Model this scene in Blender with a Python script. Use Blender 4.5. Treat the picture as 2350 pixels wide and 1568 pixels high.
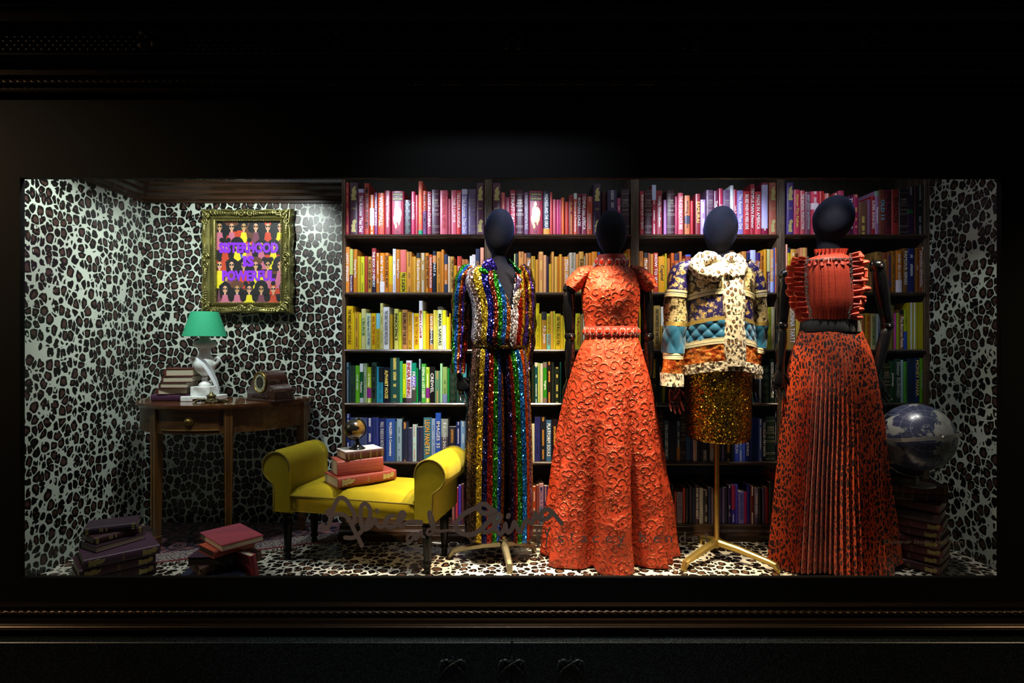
import bpy, math, random
from mathutils import Vector, Matrix, noise
random.seed(7)
for o in list(bpy.data.objects): bpy.data.objects.remove(o)
S = bpy.context.scene
C = S.collection
PI = math.pi
FPX = 1300.0; EYE = 1.19            # focal length in pixels of the 2350 px frame, eye height above the display floor
YG, YC, YB = 2.60, 3.41, 3.71       # depths: glass, bookcase front, back wall
def W(px, py, Y): return Vector(((px-1175)*Y/FPX, Y, EYE-(py-784)*Y/FPX))
def XX(px, Y): return (px-1175)*Y/FPX
def ZZ(py, Y): return EYE-(py-784)*Y/FPX

# ---------------------------------------------------------------- camera, world, lights, exposure
cam = bpy.data.cameras.new('camera'); cam.sensor_width = 36; cam.lens = 36*FPX/2350
cam.clip_start = .05; cam.clip_end = 60
camo = bpy.data.objects.new('camera', cam); C.objects.link(camo)
camo.location = (0, 0, EYE); camo.rotation_euler = (PI/2, 0, 0); S.camera = camo
wd = bpy.data.worlds.new('night'); S.world = wd; wd.use_nodes = True
bg = wd.node_tree.nodes['Background']; bg.inputs[0].default_value = (.75, .85, 1, 1); bg.inputs[1].default_value = .02
S.view_settings.view_transform = 'Standard'; S.view_settings.look = 'None'
S.view_settings.exposure = 0; S.view_settings.gamma = 1; S.view_settings.use_curve_mapping = False
def spot(name, loc, to, watt, col, deg, blend=.6, r=.03):
    l = bpy.data.lights.new(name, 'SPOT'); l.energy = watt; l.color = col; l.spot_size = math.radians(deg); l.spot_blend = blend
    l.shadow_soft_size = r
    o = bpy.data.objects.new(name, l); C.objects.link(o); o.location = loc
    o.rotation_euler = (Vector(to)-Vector(loc)).to_track_quat('-Z', 'Y').to_euler(); return o
COOL = (.90, .98, .95); ICE = (.72, .80, 1.0); NEUT = (1, .95, .88); WARM = (1, .80, .52)
spots = [
 ((-1.52, 2.86, 2.22), (-1.85, 3.71, 1.35), 62, COOL, 105),
 ((-1.98, 2.74, 2.30), (-2.35, 3.30, .75), 40, COOL, 100),
 ((-0.85, 2.80, 2.24), (-0.55, 3.45, 1.50), 70, ICE, 78),
 ((0.05, 2.78, 2.24), (0.18, 3.45, 1.55), 52, ICE, 66),
 ((0.95, 2.78, 2.24), (1.25, 3.45, 1.60), 66, ICE, 70),
 ((-0.42, 2.72, 2.26), (-0.33, 3.30, .30), 190, NEUT, 50),
 ((0.28, 2.70, 2.28), (0.22, 2.96, .0), 420, WARM, 60),
 ((-0.10, 2.70, 2.28), (-0.25, 3.35, .1), 150, WARM, 40),
 ((1.05, 2.70, 2.28), (0.95, 2.98, .0), 260, WARM, 58),
 ((1.35, 2.74, 2.26), (1.05, 3.15, .9), 60, WARM, 42),
 ((2.05, 2.72, 2.22), (1.88, 3.0, 1.45), 110, WARM, 26),
 ((1.62, 2.72, 2.26), (1.60, 3.05, .7), 60, NEUT, 44),
 ((1.80, 2.78, 2.24), (2.50, 3.10, .9), 13, COOL, 50),
 ((1.55, 2.74, 2.24), (1.75, 3.1, 2.0), 12, ICE, 60),
 ((2.00, 2.70, 2.28), (2.20, 2.98, .35), 38, NEUT, 34),  # extra spot added to brighten the book stack under the globe
]
for i, a in enumerate(spots): spot('ceiling_spot', *a)
def area(name, loc, to, watt, col, sx, sy):
    l = bpy.data.lights.new(name, 'AREA'); l.shape = 'RECTANGLE'; l.size = sx; l.size_y = sy; l.energy = watt; l.color = col
    o = bpy.data.objects.new(name, l); C.objects.link(o); o.location = loc
    o.rotation_euler = (Vector(to)-Vector(loc)).to_track_quat('-Z', 'Y').to_euler()
area('ceiling_fill_light', (0, 3.0, 2.42), (0, 3.05, 0), 6, (.85, .93, 1), 4.2, .12)  # unseen soft fill along the ceiling, hidden behind the fascia
spot('street_side_light', (-.1, 1.75, 4.2), (-.05, 2.42, -.2), 330, (.8, .9, 1), 42, .9, .06)  # added unseen overhead spot to light the granite ledge top
spot('street_side_light', (-5.5, 1.3, 3.1), (-2.8, 2.5, 1.0), 300, (1, .72, .42), 60, .8, .03)
spot('street_side_light', (5.2, 1.0, 3.4), (2.8, 2.5, 0), 220, (1, .76, .45), 50, .8, .03)  # added unseen warm spot so the right-hand mouldings catch light

# ---------------------------------------------------------------- mesh helper
class MB:
    def __init__(s, M=None): s.v=[]; s.f=[]; s.m=[]; s.uv=[]; s.M=M; s.mi=0
    def add(s, vs, fs, uvs=None):
        b = len(s.v)
        s.v += [tuple(s.M @ Vector(p)) if s.M else tuple(p) for p in vs]
        for i, f in enumerate(fs):
            s.f.append([b+k for k in f]); s.m.append(s.mi)
            s.uv.append(uvs[i] if uvs else [(-1, -1)]*len(f))
        return s
    def box(s, x0, x1, y0, y1, z0, z1, b=0):
        if b <= 0:
            vs = [(x,y,z) for z in (z0,z1) for y in (y0,y1) for x in (x0,x1)]
            return s.add(vs, [(0,2,3,1),(4,5,7,6),(0,1,5,4),(2,6,7,3),(0,4,6,2),(1,3,7,5)])
        cx,cy,cz=(x0+x1)/2,(y0+y1)/2,(z0+z1)/2; hx,hy,hz=(x1-x0)/2,(y1-y0)/2,(z1-z0)/2
        b=min(b,hx*.9,hy*.9,hz*.9); vs=[]; idx={}
        for sx in(-1,1):
            for sy in(-1,1):
                for sz in(-1,1):
                    for a in range(3):
                        p=[cx+sx*(hx-b),cy+sy*(hy-b),cz+sz*(hz-b)]; p[a]+=(sx,sy,sz)[a]*b
                        idx[(sx,sy,sz,a)]=len(vs); vs.append(p)
        fs=[]
        for a in range(3):
            o1,o2=[(1,2),(2,0),(0,1)][a]
            for sg in(-1,1):
                q=[]
                for (u,w) in((-1,-1),(1,-1),(1,1),(-1,1)):
                    k=[0,0,0]; k[a]=sg; k[o1]=u; k[o2]=w; q.append(idx[(k[0],k[1],k[2],a)])
                fs.append(q if sg>0 else q[::-1])
        for a in range(3):
            o1,o2=[(1,2),(2,0),(0,1)][a]
            for s1 in(-1,1):
                for s2 in(-1,1):
                    def K(t,ax):
                        k=[0,0,0]; k[a]=t; k[o1]=s1; k[o2]=s2; return idx[(k[0],k[1],k[2],ax)]
                    fs.append([K(-1,o1),K(1,o1),K(1,o2),K(-1,o2)])
        for sx in(-1,1):
            for sy in(-1,1):
                for sz in(-1,1): fs.append([idx[(sx,sy,sz,a)] for a in range(3)])
        return s.add(vs, fs)
    def grid(s, P, nu, nv, cu=False, uvf=None):
        """P(i,j) point; nu columns, nv rows"""
        vs = [P(i, j) for j in range(nv) for i in range(nu)]
        fs = []; uv = []
        for j in range(nv-1):
            for i in range(nu if cu else nu-1):
                i2 = (i+1) % nu
                fs.append([j*nu+i, j*nu+i2, (j+1)*nu+i2, (j+1)*nu+i])
                if uvf: uv.append([uvf(i, j), uvf(i+1, j), uvf(i+1, j+1), uvf(i, j+1)])
        return s.add(vs, fs, uv if uvf else None)
    def rings(s, R, cap0=True, cap1=True):
        n = len(R[0]); s.grid(lambda i, j: R[j][i], n, len(R), True)
        if cap0: s.add(R[0], [list(range(n))[::-1]])
        if cap1: s.add(R[-1], [list(range(n))])
        return s
    def lathe(s, prof, c, n=32, sx=1, sy=1, cap=True):
        R = [[(c[0]+r*sx*math.cos(2*PI*i/n), c[1]+r*sy*math.sin(2*PI*i/n), c[2]+z) for i in range(n)] for r, z in prof]
        return s.rings(R, cap, cap)
    def tube(s, path, rad, n=10, cap=True, flat=1):
        path = [Vector(p) for p in path]; R = []; prev = None
        if not hasattr(rad, '__len__'): rad = [rad]*len(path)
        for i, p in enumerate(path):
            t = (path[min(i+1, len(path)-1)]-path[max(i-1, 0)]).normalized()
            a = prev if prev else (Vector((0,1,0)) if abs(t.y) < .8 else Vector((1,0,0)))
            b = t.cross(a).normalized(); a = b.cross(t).normalized(); prev = a
            R.append([p+(a*math.cos(2*PI*k/n)*flat+b*math.sin(2*PI*k/n))*rad[i] for k in range(n)])
        return s.rings(R, cap, cap)
    def ball(s, c, r, n=16, m=10, sc=(1,1,1)):
        c = Vector(c)
        R = [[c+Vector((r*sc[0]*math.sin(PI*j/m)*math.cos(2*PI*i/n), r*sc[1]*math.sin(PI*j/m)*math.sin(2*PI*i/n), -r*sc[2]*math.cos(PI*j/m))) for i in range(n)] for j in range(m+1)]
        R[0] = [c+Vector((1e-4*math.cos(2*PI*i/n), 1e-4*math.sin(2*PI*i/n), -r*sc[2])) for i in range(n)]
        R[-1] = [c+Vector((1e-4*math.cos(2*PI*i/n), 1e-4*math.sin(2*PI*i/n), r*sc[2])) for i in range(n)]
        return s.rings(R)
    def prism(s, poly, y0, y1, axis='y'):
        n = len(poly)
        f = {'y': lambda a, b, t: (a, t, b), 'z': lambda a, b, t: (a, b, t), 'x': lambda a, b, t: (t, a, b)}[axis]
        vs = [f(a, b, y0) for a, b in poly]+[f(a, b, y1) for a, b in poly]
        return s.add(vs, [list(range(n)), list(range(n, 2*n))[::-1]]+[[i, n+i, n+(i+1)%n, (i+1)%n] for i in range(n)])

import bmesh
def obj(name, mb, m, parent=None, smooth=False, root=None):
    """links the mesh; vertices are in world coordinates, the thing's base is taken off when there is one"""
    me = bpy.data.meshes.new(name)
    off = Vector((0,0,0)); q = parent
    while q: off += q.location; q = q.parent
    me.from_pydata([tuple(Vector(v)-off) for v in mb.v], [], mb.f)
    if not isinstance(m, (list, tuple)): m = [m]
    for x in m: me.materials.append(x)
    if len(m) > 1: me.polygons.foreach_set('material_index', mb.m)
    uvl = me.uv_layers.new(name='UVMap')
    fl = [c for f in mb.uv for p in f for c in p]
    if len(fl) == 2*len(uvl.data): uvl.data.foreach_set('uv', fl)
    bm = bmesh.new(); bm.from_mesh(me); bmesh.ops.recalc_face_normals(bm, faces=bm.faces); bm.to_mesh(me); bm.free()
    if smooth: me.polygons.foreach_set('use_smooth', [True]*len(me.polygons))
    o = bpy.data.objects.new(name, me); C.objects.link(o)
    if parent: o.parent = parent
    if smooth == 'auto':
        try: me.set_sharp_from_angle(angle=math.radians(38))
        except Exception: pass
    return o
def tag(o, label=None, cat=None, group=None, kind=None):
    if label: o['label'] = label
    if cat: o['category'] = cat
    if group: o['group'] = group
    if kind: o['kind'] = kind
    return o
def thing(name, label, cat, loc, group=None):
    o = bpy.data.objects.new(name, None); C.objects.link(o); o.location = loc; o.empty_display_size = .05
    return tag(o, label, cat, group)
def struct(name, mb, m, smooth=False): return tag(obj(name, mb, m, None, smooth), kind='structure')

# ---------------------------------------------------------------- materials
def lin(h):
    if isinstance(h, str):
        h = h.lstrip('#'); c = [int(h[i:i+2], 16)/255 for i in (0, 2, 4)]
    else: c = h
    return tuple([(x/12.92 if x <= .04045 else ((x+.055)/1.055)**2.4) for x in c]+[1])
class NT:
    def __init__(s, name):
        s.m = bpy.data.materials.new(name); s.m.use_nodes = True; s.t = s.m.node_tree; s.n = s.t.nodes; s.l = s.t.links
        s.b = s.n['Principled BSDF']
    def __call__(s, kind, **k):
        x = s.n.new('ShaderNode'+kind)
        for a, v in k.items():
            if a.startswith('i'):
                key = a[1:]; key = int(key) if key.isdigit() else key
                if isinstance(v, bpy.types.NodeSocket): s.l.new(v, x.inputs[key])
                else: x.inputs[key].default_value = v
            else: setattr(x, a, v)
        return x
    def math(s, op, a, b=0, c=None, clamp=False):
        x = s.n.new('ShaderNodeMath'); x.operation = op; x.use_clamp = clamp
        for i, v in enumerate((a, b) if c is None else (a, b, c)):
            if isinstance(v, bpy.types.NodeSocket): s.l.new(v, x.inputs[i])
            else: x.inputs[i].default_value = v
        return x.outputs[0]
    def mix(s, f, a, b):
        x = s.n.new('ShaderNodeMix'); x.data_type = 'RGBA'
        for i, v in ((0, f), (6, a), (7, b)):
            if isinstance(v, bpy.types.NodeSocket): s.l.new(v, x.inputs[i])
            else: x.inputs[i].default_value = v
        return x.outputs[2]
    def ramp(s, f, stops, interp='LINEAR'):
        x = s.n.new('ShaderNodeValToRGB'); x.color_ramp.interpolation = interp; e = x.color_ramp.elements
        while len(e) > 1: e.remove(e[-1])
        e[0].position = stops[0][0]; e[0].color = stops[0][1]
        for p, c in stops[1:]:
            k = e.new(p); k.color = c
        s.l.new(f, x.inputs[0]); return x.outputs[0]
    def set(s, **k):
        for a, v in k.items():
            a = {'col':'Base Color','rough':'Roughness','metal':'Metallic','spec':'Specular IOR Level','normal':'Normal','sheen':'Sheen Weight','coat':'Coat Weight','trans':'Transmission Weight','sheenr':'Sheen Roughness','sheenc':'Sheen Tint','coatr':'Coat Roughness','emc':'Emission Color','ems':'Emission Strength','alpha':'Alpha','sub':'Subsurface Weight'}[a]
            if isinstance(v, bpy.types.NodeSocket): s.l.new(v, s.b.inputs[a])
            else: s.b.inputs[a].default_value = v
        return s
    def bump(s, h, st=.3, d=.01, normal=None):
        x = s.n.new('ShaderNodeBump'); x.inputs['Strength'].default_value = st; x.inputs['Distance'].default_value = d
        s.l.new(h, x.inputs['Height'])
        if normal: s.l.new(normal, x.inputs['Normal'])
        return x.outputs[0]
    def obj(s): return s.n.new('ShaderNodeTexCoord').outputs['Object']
    def uv(s): return s.n.new('ShaderNodeTexCoord').outputs['UV']
    def mapping(s, v, scale=(1,1,1), loc=(0,0,0), rot=(0,0,0)):
        return s('Mapping', iVector=v, iScale=scale, iLocation=loc, iRotation=rot).outputs[0]
    def noise(s, v, scale, detail=3, rough=.5, dist=0, out=0):
        return s('TexNoise', iVector=v, iScale=scale, iDetail=detail, iRoughness=rough, iDistortion=dist).outputs[out]
    def voro(s, v, scale, feature='F1', out=0, rnd=1, dims='3D'):
        x = s('TexVoronoi', feature=feature, voronoi_dimensions=dims); s.l.new(v, x.inputs['Vector'])
        x.inputs['Scale'].default_value = scale; x.inputs['Randomness'].default_value = rnd
        return x.outputs[out]
MC = {}
def mat(name, col, rough=.5, metal=0, var=.12, ns=40, bump=.05, **k):
    if name in MC: return MC[name]
    n = NT(name); c = lin(col); v = n.obj()
    f = n.noise(v, ns, 4)
    n.set(col=n.mix(f, tuple([x*(1-var) for x in c[:3]]+[1]), tuple([min(1, x*(1+var)) for x in c[:3]]+[1])), rough=rough, metal=metal, **k)
    if bump: n.set(normal=n.bump(n.noise(v, ns*4, 3), bump, .002))
    MC[name] = n.m; return n.m
def wood(name, c1, c2, rough=.35, axis='x', sc=1, coat=0):
    if name in MC: return MC[name]
    n = NT(name); s_ = {'x': (1.2, 16, 16), 'z': (16, 16, 1.2), 'y': (16, 1.2, 16)}[axis]
    v = n.mapping(n.obj(), tuple(a*sc for a in s_))
    f = n.noise(v, 1.6, 6, .6, 1.5)
    g = n.noise(v, 9, 3)
    col = n.ramp(f, [(.3, lin(c1)), (.7, lin(c2))])
    col = n.mix(n.math('MULTIPLY', g, .35), col, lin(c1))
    n.set(col=col, rough=rough, coat=coat, normal=n.bump(f, .12, .003)); MC[name] = n.m; return n.m
def leopard(name, base, ring, core, scale=19, elong=.62, rough=.3, coords='obj', thr=.09, plane='z', spec=.5, sheen=0, inner=.2, notch=.33, wob=.5, rnd_=.42, bite=.12):
    """rosette print: rounded warped cells; pale channels, dark broken ring, brown heart"""
    if name in MC: return MC[name]
    n = NT(name); v = n.obj() if coords == 'obj' else n.uv()
    nz = n.noise(v, scale*.8, 2, out=1)
    w = n('VectorMath', operation='SUBTRACT'); n.l.new(nz, w.inputs[0]); w.inputs[1].default_value = (.5, .5, .5)
    w2 = n('VectorMath', operation='SCALE'); n.l.new(w.outputs[0], w2.inputs[0]); w2.inputs['Scale'].default_value = wob/scale
    ad = n('VectorMath', operation='ADD'); n.l.new(v, ad.inputs[0]); n.l.new(w2.outputs[0], ad.inputs[1])
    mp = n.mapping(ad.outputs[0], (1, 1, elong))
    edge = n.voro(mp, scale, 'DISTANCE_TO_EDGE', rnd=.78)
    f1 = n.voro(mp, scale, 'F1', rnd=.78)
    e = n.math('SUBTRACT', edge, n.math('MULTIPLY', f1, rnd_))
    e = n.math('ADD', e, n.math('MULTIPLY', n.math('SUBTRACT', n.noise(v, scale*2.4, 1), .5), .13))
    spot_ = n.math('GREATER_THAN', e, thr)
    nn = n.noise(v, scale*1.5, 1)
    spot_ = n.math('MULTIPLY', spot_, n.math('GREATER_THAN', n.math('ADD', nn, n.math('MULTIPLY', e, .35)), notch))
    crk = n.math('LESS_THAN', n.voro(n.mapping(ad.outputs[0], (1.25, 1.25, elong*1.1), (.37, .21, .11)), scale, 'F1', rnd=1), bite)
    crk = n.math('MULTIPLY', crk, n.math('LESS_THAN', e, thr+.16))
    spot_ = n.math('MULTIPLY', spot_, n.math('SUBTRACT', 1, crk))
    heart = n.math('GREATER_THAN', n.math('ADD', e, n.math('MULTIPLY', n.math('SUBTRACT', n.noise(v, scale*2.1, 2), .5), .5)), inner)
    c = n.mix(spot_, lin(base), n.mix(heart, lin(ring), lin(core)))
    n.set(col=c, rough=rough, spec=spec, normal=n.bump(n.noise(v, 260, 2), .04, .001))
    if sheen: n.set(sheen=sheen)
    MC[name] = n.m; return n.m
# ================================================================ the setting
WALL = leopard('leopard_wallpaper', 'bcc4b6', '0b0908', '46302a', 22.5, .84, .34, thr=-.165, inner=.115, notch=.17, bite=.2)
FLOORM = leopard('leopard_floor', 'cfc9b8', '100c0a', '5a3e2e', 22, 1, .25, thr=-.16, inner=.115, notch=.17, bite=.2)
DARKWOOD = wood('dark_walnut', '1c120b', '4a3222', .25, 'x')
DARKWOODV = wood('dark_walnut_upright', '3a2c20', '7a6450', .22, 'z')  # wood tone lightened to imitate grey reflections on the uprights
FACADE = mat('black_painted_metal', '0b0a09', .7, 0, .15, 12, .08, spec=.12)
BRONZE = mat('blackened_bronze', '33261a', .32, .75, .3, 30, .15)
XL, XR = -2.41, 2.52
m = MB(); m.box(XL-.1, XR+.1, YG+.03, YB+.1, -.08, 0); struct('floor', m, FLOORM)
m = MB(); m.box(XL-.1, XR+.1, YB, YB+.08, 0, 2.5); struct('wall_back', m, WALL)
m = MB(); m.box(XL-.08, XL, YG+.05, YB, 0, 2.5); struct('wall_left', m, WALL)
m = MB(); m.box(XR, XR+.08, YG+.05, YB, 0, 2.5); struct('wall_right', m, WALL)
m = MB(); m.box(XL-.1, XR+.1, YG+.03, YB+.1, 2.5, 2.56); struct('ceiling', m, mat('black_ceiling', '0b0b0b', .8))
# crown mouldings inside
prof = [(0,2.095),(.012,2.095),(.014,2.11),(.03,2.115),(.034,2.135),(.055,2.15),(.06,2.17),(.085,2.185),(.09,2.2),(.1,2.205),(.1,2.222),(0,2.222)]
m = MB(); m.prism([(YB-a, b) for a, b in prof], XL, XX(786, YC), 'x'); struct('trim_1', m, DARKWOOD)
m = MB(); m.prism([(XL+a, b) for a, b in prof], YG+.1, YB-.001, 'y'); struct('trim_2', m, DARKWOOD)
m = MB(); m.prism([(XR-a, b+.12) for a, b in prof], YG+.1, YC, 'y'); struct('trim_3', m, DARKWOOD)

# ---- front: panels round the window, seen in black
YK = YG+.014
WX0, WX1, WZ0, WZ1 = XX(57, YK), XX(2287, YK), ZZ(1321, YK), ZZ(412, YK)
m = MB(); m.box(-6, WX0, YG-.012, YK, -.2, 3.8); struct('wall_front_left', m, FACADE)
m = MB(); m.box(WX1, 6, YG-.012, YK, -.2, 3.8); struct('wall_front_right', m, FACADE)
m = MB(); m.box(WX0, WX1, YG-.012, YK, WZ1, 3.8); struct('wall_front_top', m, FACADE)
m = MB(); m.box(WX0, WX1, YG-.012, YK, -.2, WZ0); struct('wall_front_bottom', m, FACADE)
def pz(pts): return [(Y, ZZ(y, Y)) for Y, y in pts]
def rope(mb, Y, z, r, x0=-3.0, x1=3.0, pitch=.062):
    nu = 7; L = int((x1-x0)/.0105)
    def P(i, j):
        x = x0+(x1-x0)*j/(L-1); a = 2*PI*i/nu
        # four strands wound round the rod
        k = 1+.32*math.cos(4*a-2*PI*x/pitch*2)
        return (x, Y+r*k*math.cos(a), z+r*k*math.sin(a))
    nu = 20
    mb.grid(P, nu, L, True)
top = pz([(2.57,216),(2.555,212),(2.55,206),(2.55,204),(2.55,176),(2.53,172),(2.53,155),(2.515,152),(2.51,147),(2.51,144),(2.495,141),(2.49,136),(2.49,130),(2.47,126),(2.47,121)])
m = MB(); m.prism(top+[(2.60, top[-1][1]), (2.60, top[0][1])], -6, 6, 'x')
up = pz([(2.47,60),(2.45,57),(2.45,52),(2.43,49),(2.42,20),(2.40,14),(2.40,2),(2.38,-4),(2.38,-420)])
m.prism(up+[(2.60, up[-1][1]), (2.60, up[0][1])], -6, 6, 'x')
m.box(-6, 6, 2.5, 2.6, ZZ(122, 2.5)-.0, ZZ(58, 2.5))
struct('trim_4', m, BRONZE)
m = MB(); rope(m, 2.545, ZZ(190, 2.545), .014); struct('trim_5', m, BRONZE, True)
# woven panel of the frieze
m = MB(); zt, zb = ZZ(62, 2.495), ZZ(119, 2.495); nr = 6; h = (zt-zb)/nr; wv = .0338
for r_ in range(nr):
    zc = zb+h*(r_+.5)
    for k in range(-90, 90):
        xc = (k+.5*(r_%2))*wv
        m.ball((xc, 2.497, zc), 1, 8, 4, (wv*.47, .012, h*.5))
fr = struct('trim_6', m, BRONZE, True); fr['kind'] = 'stuff'; tag(fr, 'dark woven bronze band running along the frieze above the window', 'woven band')
for px in (345, 758, 1175, 1583, 1995):
    c = Vector((XX(px, 2.47), 2.47, ZZ(90, 2.47)))
    t = thing('medallion', 'dark carved flower medallion on the woven frieze, '+{345:'leftmost',758:'second from the left',1175:'the middle one',1583:'second from the right',1995:'rightmost'}[px], 'medallion', c, 'carved medallions on the frieze')
    for a in range(4):
        m = MB(); an = PI/4+a*PI/2
        def P(i, j):
            u = i/8-.5; v = j/8; w = math.sin(PI*min(1, v*1.02+.02))**.7
            rr = .006+.058*v; aa = an+u*1.35*w
            return c+Vector((rr*math.cos(aa), -.006-.014*math.cos(u*PI)*w-.003*math.cos(u*30), rr*math.sin(aa)))
        m.grid(P, 9, 9); m.grid(lambda i, j: P(8-i, j)+Vector((0, .022, 0)), 9, 9); obj('petal', m, BRONZE, t, True)
    m = MB(); m.ball(c+Vector((0,-.016,0)), .014); obj('boss', m, BRONZE, t, True)
# sill mouldings and rope below the window
lo = pz([(2.57,1386),(2.55,1389),(2.54,1392),(2.54,1395),(2.545,1397),(2.545,1417),(2.53,1419),(2.52,1421)])+[(2.505,ZZ(1424,2.505)),(2.502,ZZ(1432,2.502)),(2.49,ZZ(1436,2.49)),(2.478,ZZ(1438,2.478)),(2.474,ZZ(1441,2.474)),(2.48,ZZ(1443,2.48)),(2.476,ZZ(1445.5,2.476)),(2.485,ZZ(1447.5,2.485)),(2.50,ZZ(1449,2.50)),(2.52,ZZ(1452,2.52)),(2.52,-.16)]
m = MB(); m.prism(lo+[(2.60, -.16), (2.60, lo[0][1])], -6, 6, 'x'); struct('trim_7', m, BRONZE)
m = MB(); rope(m, 2.542, ZZ(1407, 2.542), .0105, pitch=.07); struct('trim_8', m, BRONZE, True)
# granite base: two blocks with an open joint
n = NT('polished_granite'); v = n.obj()
a_ = n.noise(v, 160, 4, .7); b_ = n.voro(v, 240)
n.set(col=n.ramp(n.math('MULTIPLY', a_, n.math('ADD', b_, .5)), [(.2, lin('050606')), (.5, lin('0e1111')), (.66, lin('30383c'))]), rough=.33, normal=n.bump(a_, .15, .002)); GRAN = n.m
ZL = ZZ(1475, 2.44)
for k, (x0, x1) in enumerate(((-6, -.003), (.003, 6))):
    m = MB(); m.box(x0, x1, 2.44, 2.62, -.62, ZL, .003); o = struct('wall_base_'+('left', 'right')[k], m, GRAN)
m = MB(); m.box(-6, 6, 2.46, 2.6, -.62, ZL-.004); struct('wall_base_core', m, mat('dark_mortar', '0c0c0c', .9))
m = MB(); m.box(-6, 6, -2.5, 2.44, -.66, -.62); struct('floor_pavement', m, mat('dark_pavement', '1a1a1a', .7))
for k, px in enumerate((1040, 1175, 1310)):
    c = Vector((XX(px, 2.44), 2.44, ZZ(1527, 2.44)))
    t = thing('carved_emblem', ('left', 'middle', 'right')[k]+' dark leafy emblem carved on the granite base below the window', 'carving', c, 'carved emblems on the granite')
    for sg in (-1, 1):
        m = MB(); pts = [c+Vector((sg*x, -.003-.004*(sg > 0)*(abs(x) < .02), z)) for x, z in ((.062,-.045),(.058,-.02),(.056,.0),(.048,.018),(.032,.024),(.014,.018),(-.006,.006),(-.026,-.010),(-.045,-.03),(-.06,-.05))]
        m.tube(pts, [.002,.004,.006,.0065,.006,.006,.006,.0055,.004,.0015], 8); obj('scroll', m, GRAN, t, True)
    for i in range(-2, 3):
        m = MB(); x = i*.019; z = .040-.007*abs(i)
        m.add([c+Vector(p) for p in ((x-.011,-.001,z-.022),(x+.011,-.001,z-.022),(x+i*.004,-.001,z+.012),(x,-.014,z-.016))], [(0,1,3),(1,2,3),(2,0,3),(0,2,1)])
        obj('leaf', m, GRAN, t)

# ---- window pane with vinyl lettering
n = NT('window_glass'); n.n.remove(n.b); out = n.n['Material Output']
tr = n('BsdfTransparent'); tr.inputs[0].default_value = (.985, .99, .985, 1); gl = n('BsdfGlossy', iRoughness=.0)
fr_ = n('Math', operation='MULTIPLY_ADD'); n.l.new(n.math('POWER', n('LayerWeight', iBlend=.5).outputs['Facing'], 5), fr_.inputs[0]); fr_.inputs[1].default_value = .6; fr_.inputs[2].default_value = .02; mx = n('MixShader'); n.l.new(fr_.outputs[0], mx.inputs[0]); n.l.new(tr.outputs[0], mx.inputs[1]); n.l.new(gl.outputs[0], mx.inputs[2]); n.l.new(mx.outputs[0], out.inputs[0])
GLASS = n.m
m = MB(); m.box(WX0-.01, WX1+.01, YG, YG+.008, WZ0-.01, WZ1+.01); win = struct('window_1', m, GLASS)
VINYL = mat('brown_vinyl', '93796a', .6, 0, .03, 10, 0)
VGREY = mat('grey_vinyl', '8c7c72', .6, 0, .03, 10, 0)
YV = YG-.0012
def stroke(mb, pts, w, org, k, closed=False):
    """flat brush stroke on the glass, pts in a picture crop"""
    P = [Vector(((org[0]+a/k-1175)*YV/FPX, 0, EYE-(org[1]+b/k-784)*YV/FPX)) for a, b in pts]
    Q = []
    for i in range(len(P)-1):
        p0, p1, p2, p3 = P[max(i-1,0)], P[i], P[i+1], P[min(i+2, len(P)-1)]
        for s_ in range(6):
            t = s_/6; Q.append(.5*((2*p1)+(p2-p0)*t+(2*p0-5*p1+4*p2-p3)*t*t+(3*p1-p0-3*p2+p3)*t**3))
    Q.append(P[-1]); r = w/2*YV/FPX; N = len(Q); rows = []
    STK[0] += 1; y0 = YV-.0003-STK[0]*.00004
    for i, q in enumerate(Q):
        t = (Q[min(i+1, N-1)]-Q[max(i-1, 0)]).normalized(); nn = Vector((-t.z, 0, t.x)); y = y0-i*.000006
        rows.append((q+nn*r+Vector((0, y, 0)), q-nn*r+Vector((0, y, 0))))
    mb.grid(lambda i, j: rows[j][i], 2, N)
    for q, t, y in ((Q[0], (Q[0]-Q[1]), y0-.00003), (Q[-1], (Q[-1]-Q[-2]), y0-N*.000006-.00003)):
        a0 = math.atan2(t.z, t.x); mb.add([(q.x+r*math.cos(a0-PI/2+PI*k/10), y, q.z+r*math.sin(a0-PI/2+PI*k/10)) for k in range(11)], [list(range(11))])
STK = [0]
O1, K1 = (580, 900), 3.563; O2, K2 = (1010, 1080), 8.103
m = MB()
stroke(m, [(572,1085),(588,1120),(618,1100),(642,1020),(662,945),(690,885),(722,864),(765,885),(800,940),(832,1000),(828,1070),(800,1060)], 10, O1, K1)
stroke(m, [(628,965),(610,985),(635,1012),(700,1000),(755,1010),(790,1050),(830,1130),(862,1190),(893,1255)], 10, O1, K1)
stroke(m, [(757,1190),(830,1188),(905,1120),(955,1030),(958,960),(930,918),(895,925),(880,1000),(888,1080),(910,1122),(955,1105),(1000,1040)], 10, O1, K1)
stroke(m, [(1000,1040),(1012,1075),(1045,1105),(1085,1070),(1120,1020),(1150,1010)], 9, O1, K1)
stroke(m, [(1150,1010),(1105,1020),(1085,1070),(1110,1105),(1160,1095),(1205,1060),(1240,1010),(1230,982),(1205,995),(1190,1060),(1215,1095),(1260,1070),(1300,1058),(1378,1062)], 9, O1, K1)
stroke(m, [(1014,968),(1022,980)], 9, O1, K1)
tag(obj('painted_word', m, VINYL), 'large brown handwritten word Alice on the window glass, before the bench', 'lettering', 'window lettering')
m = MB()
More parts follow.
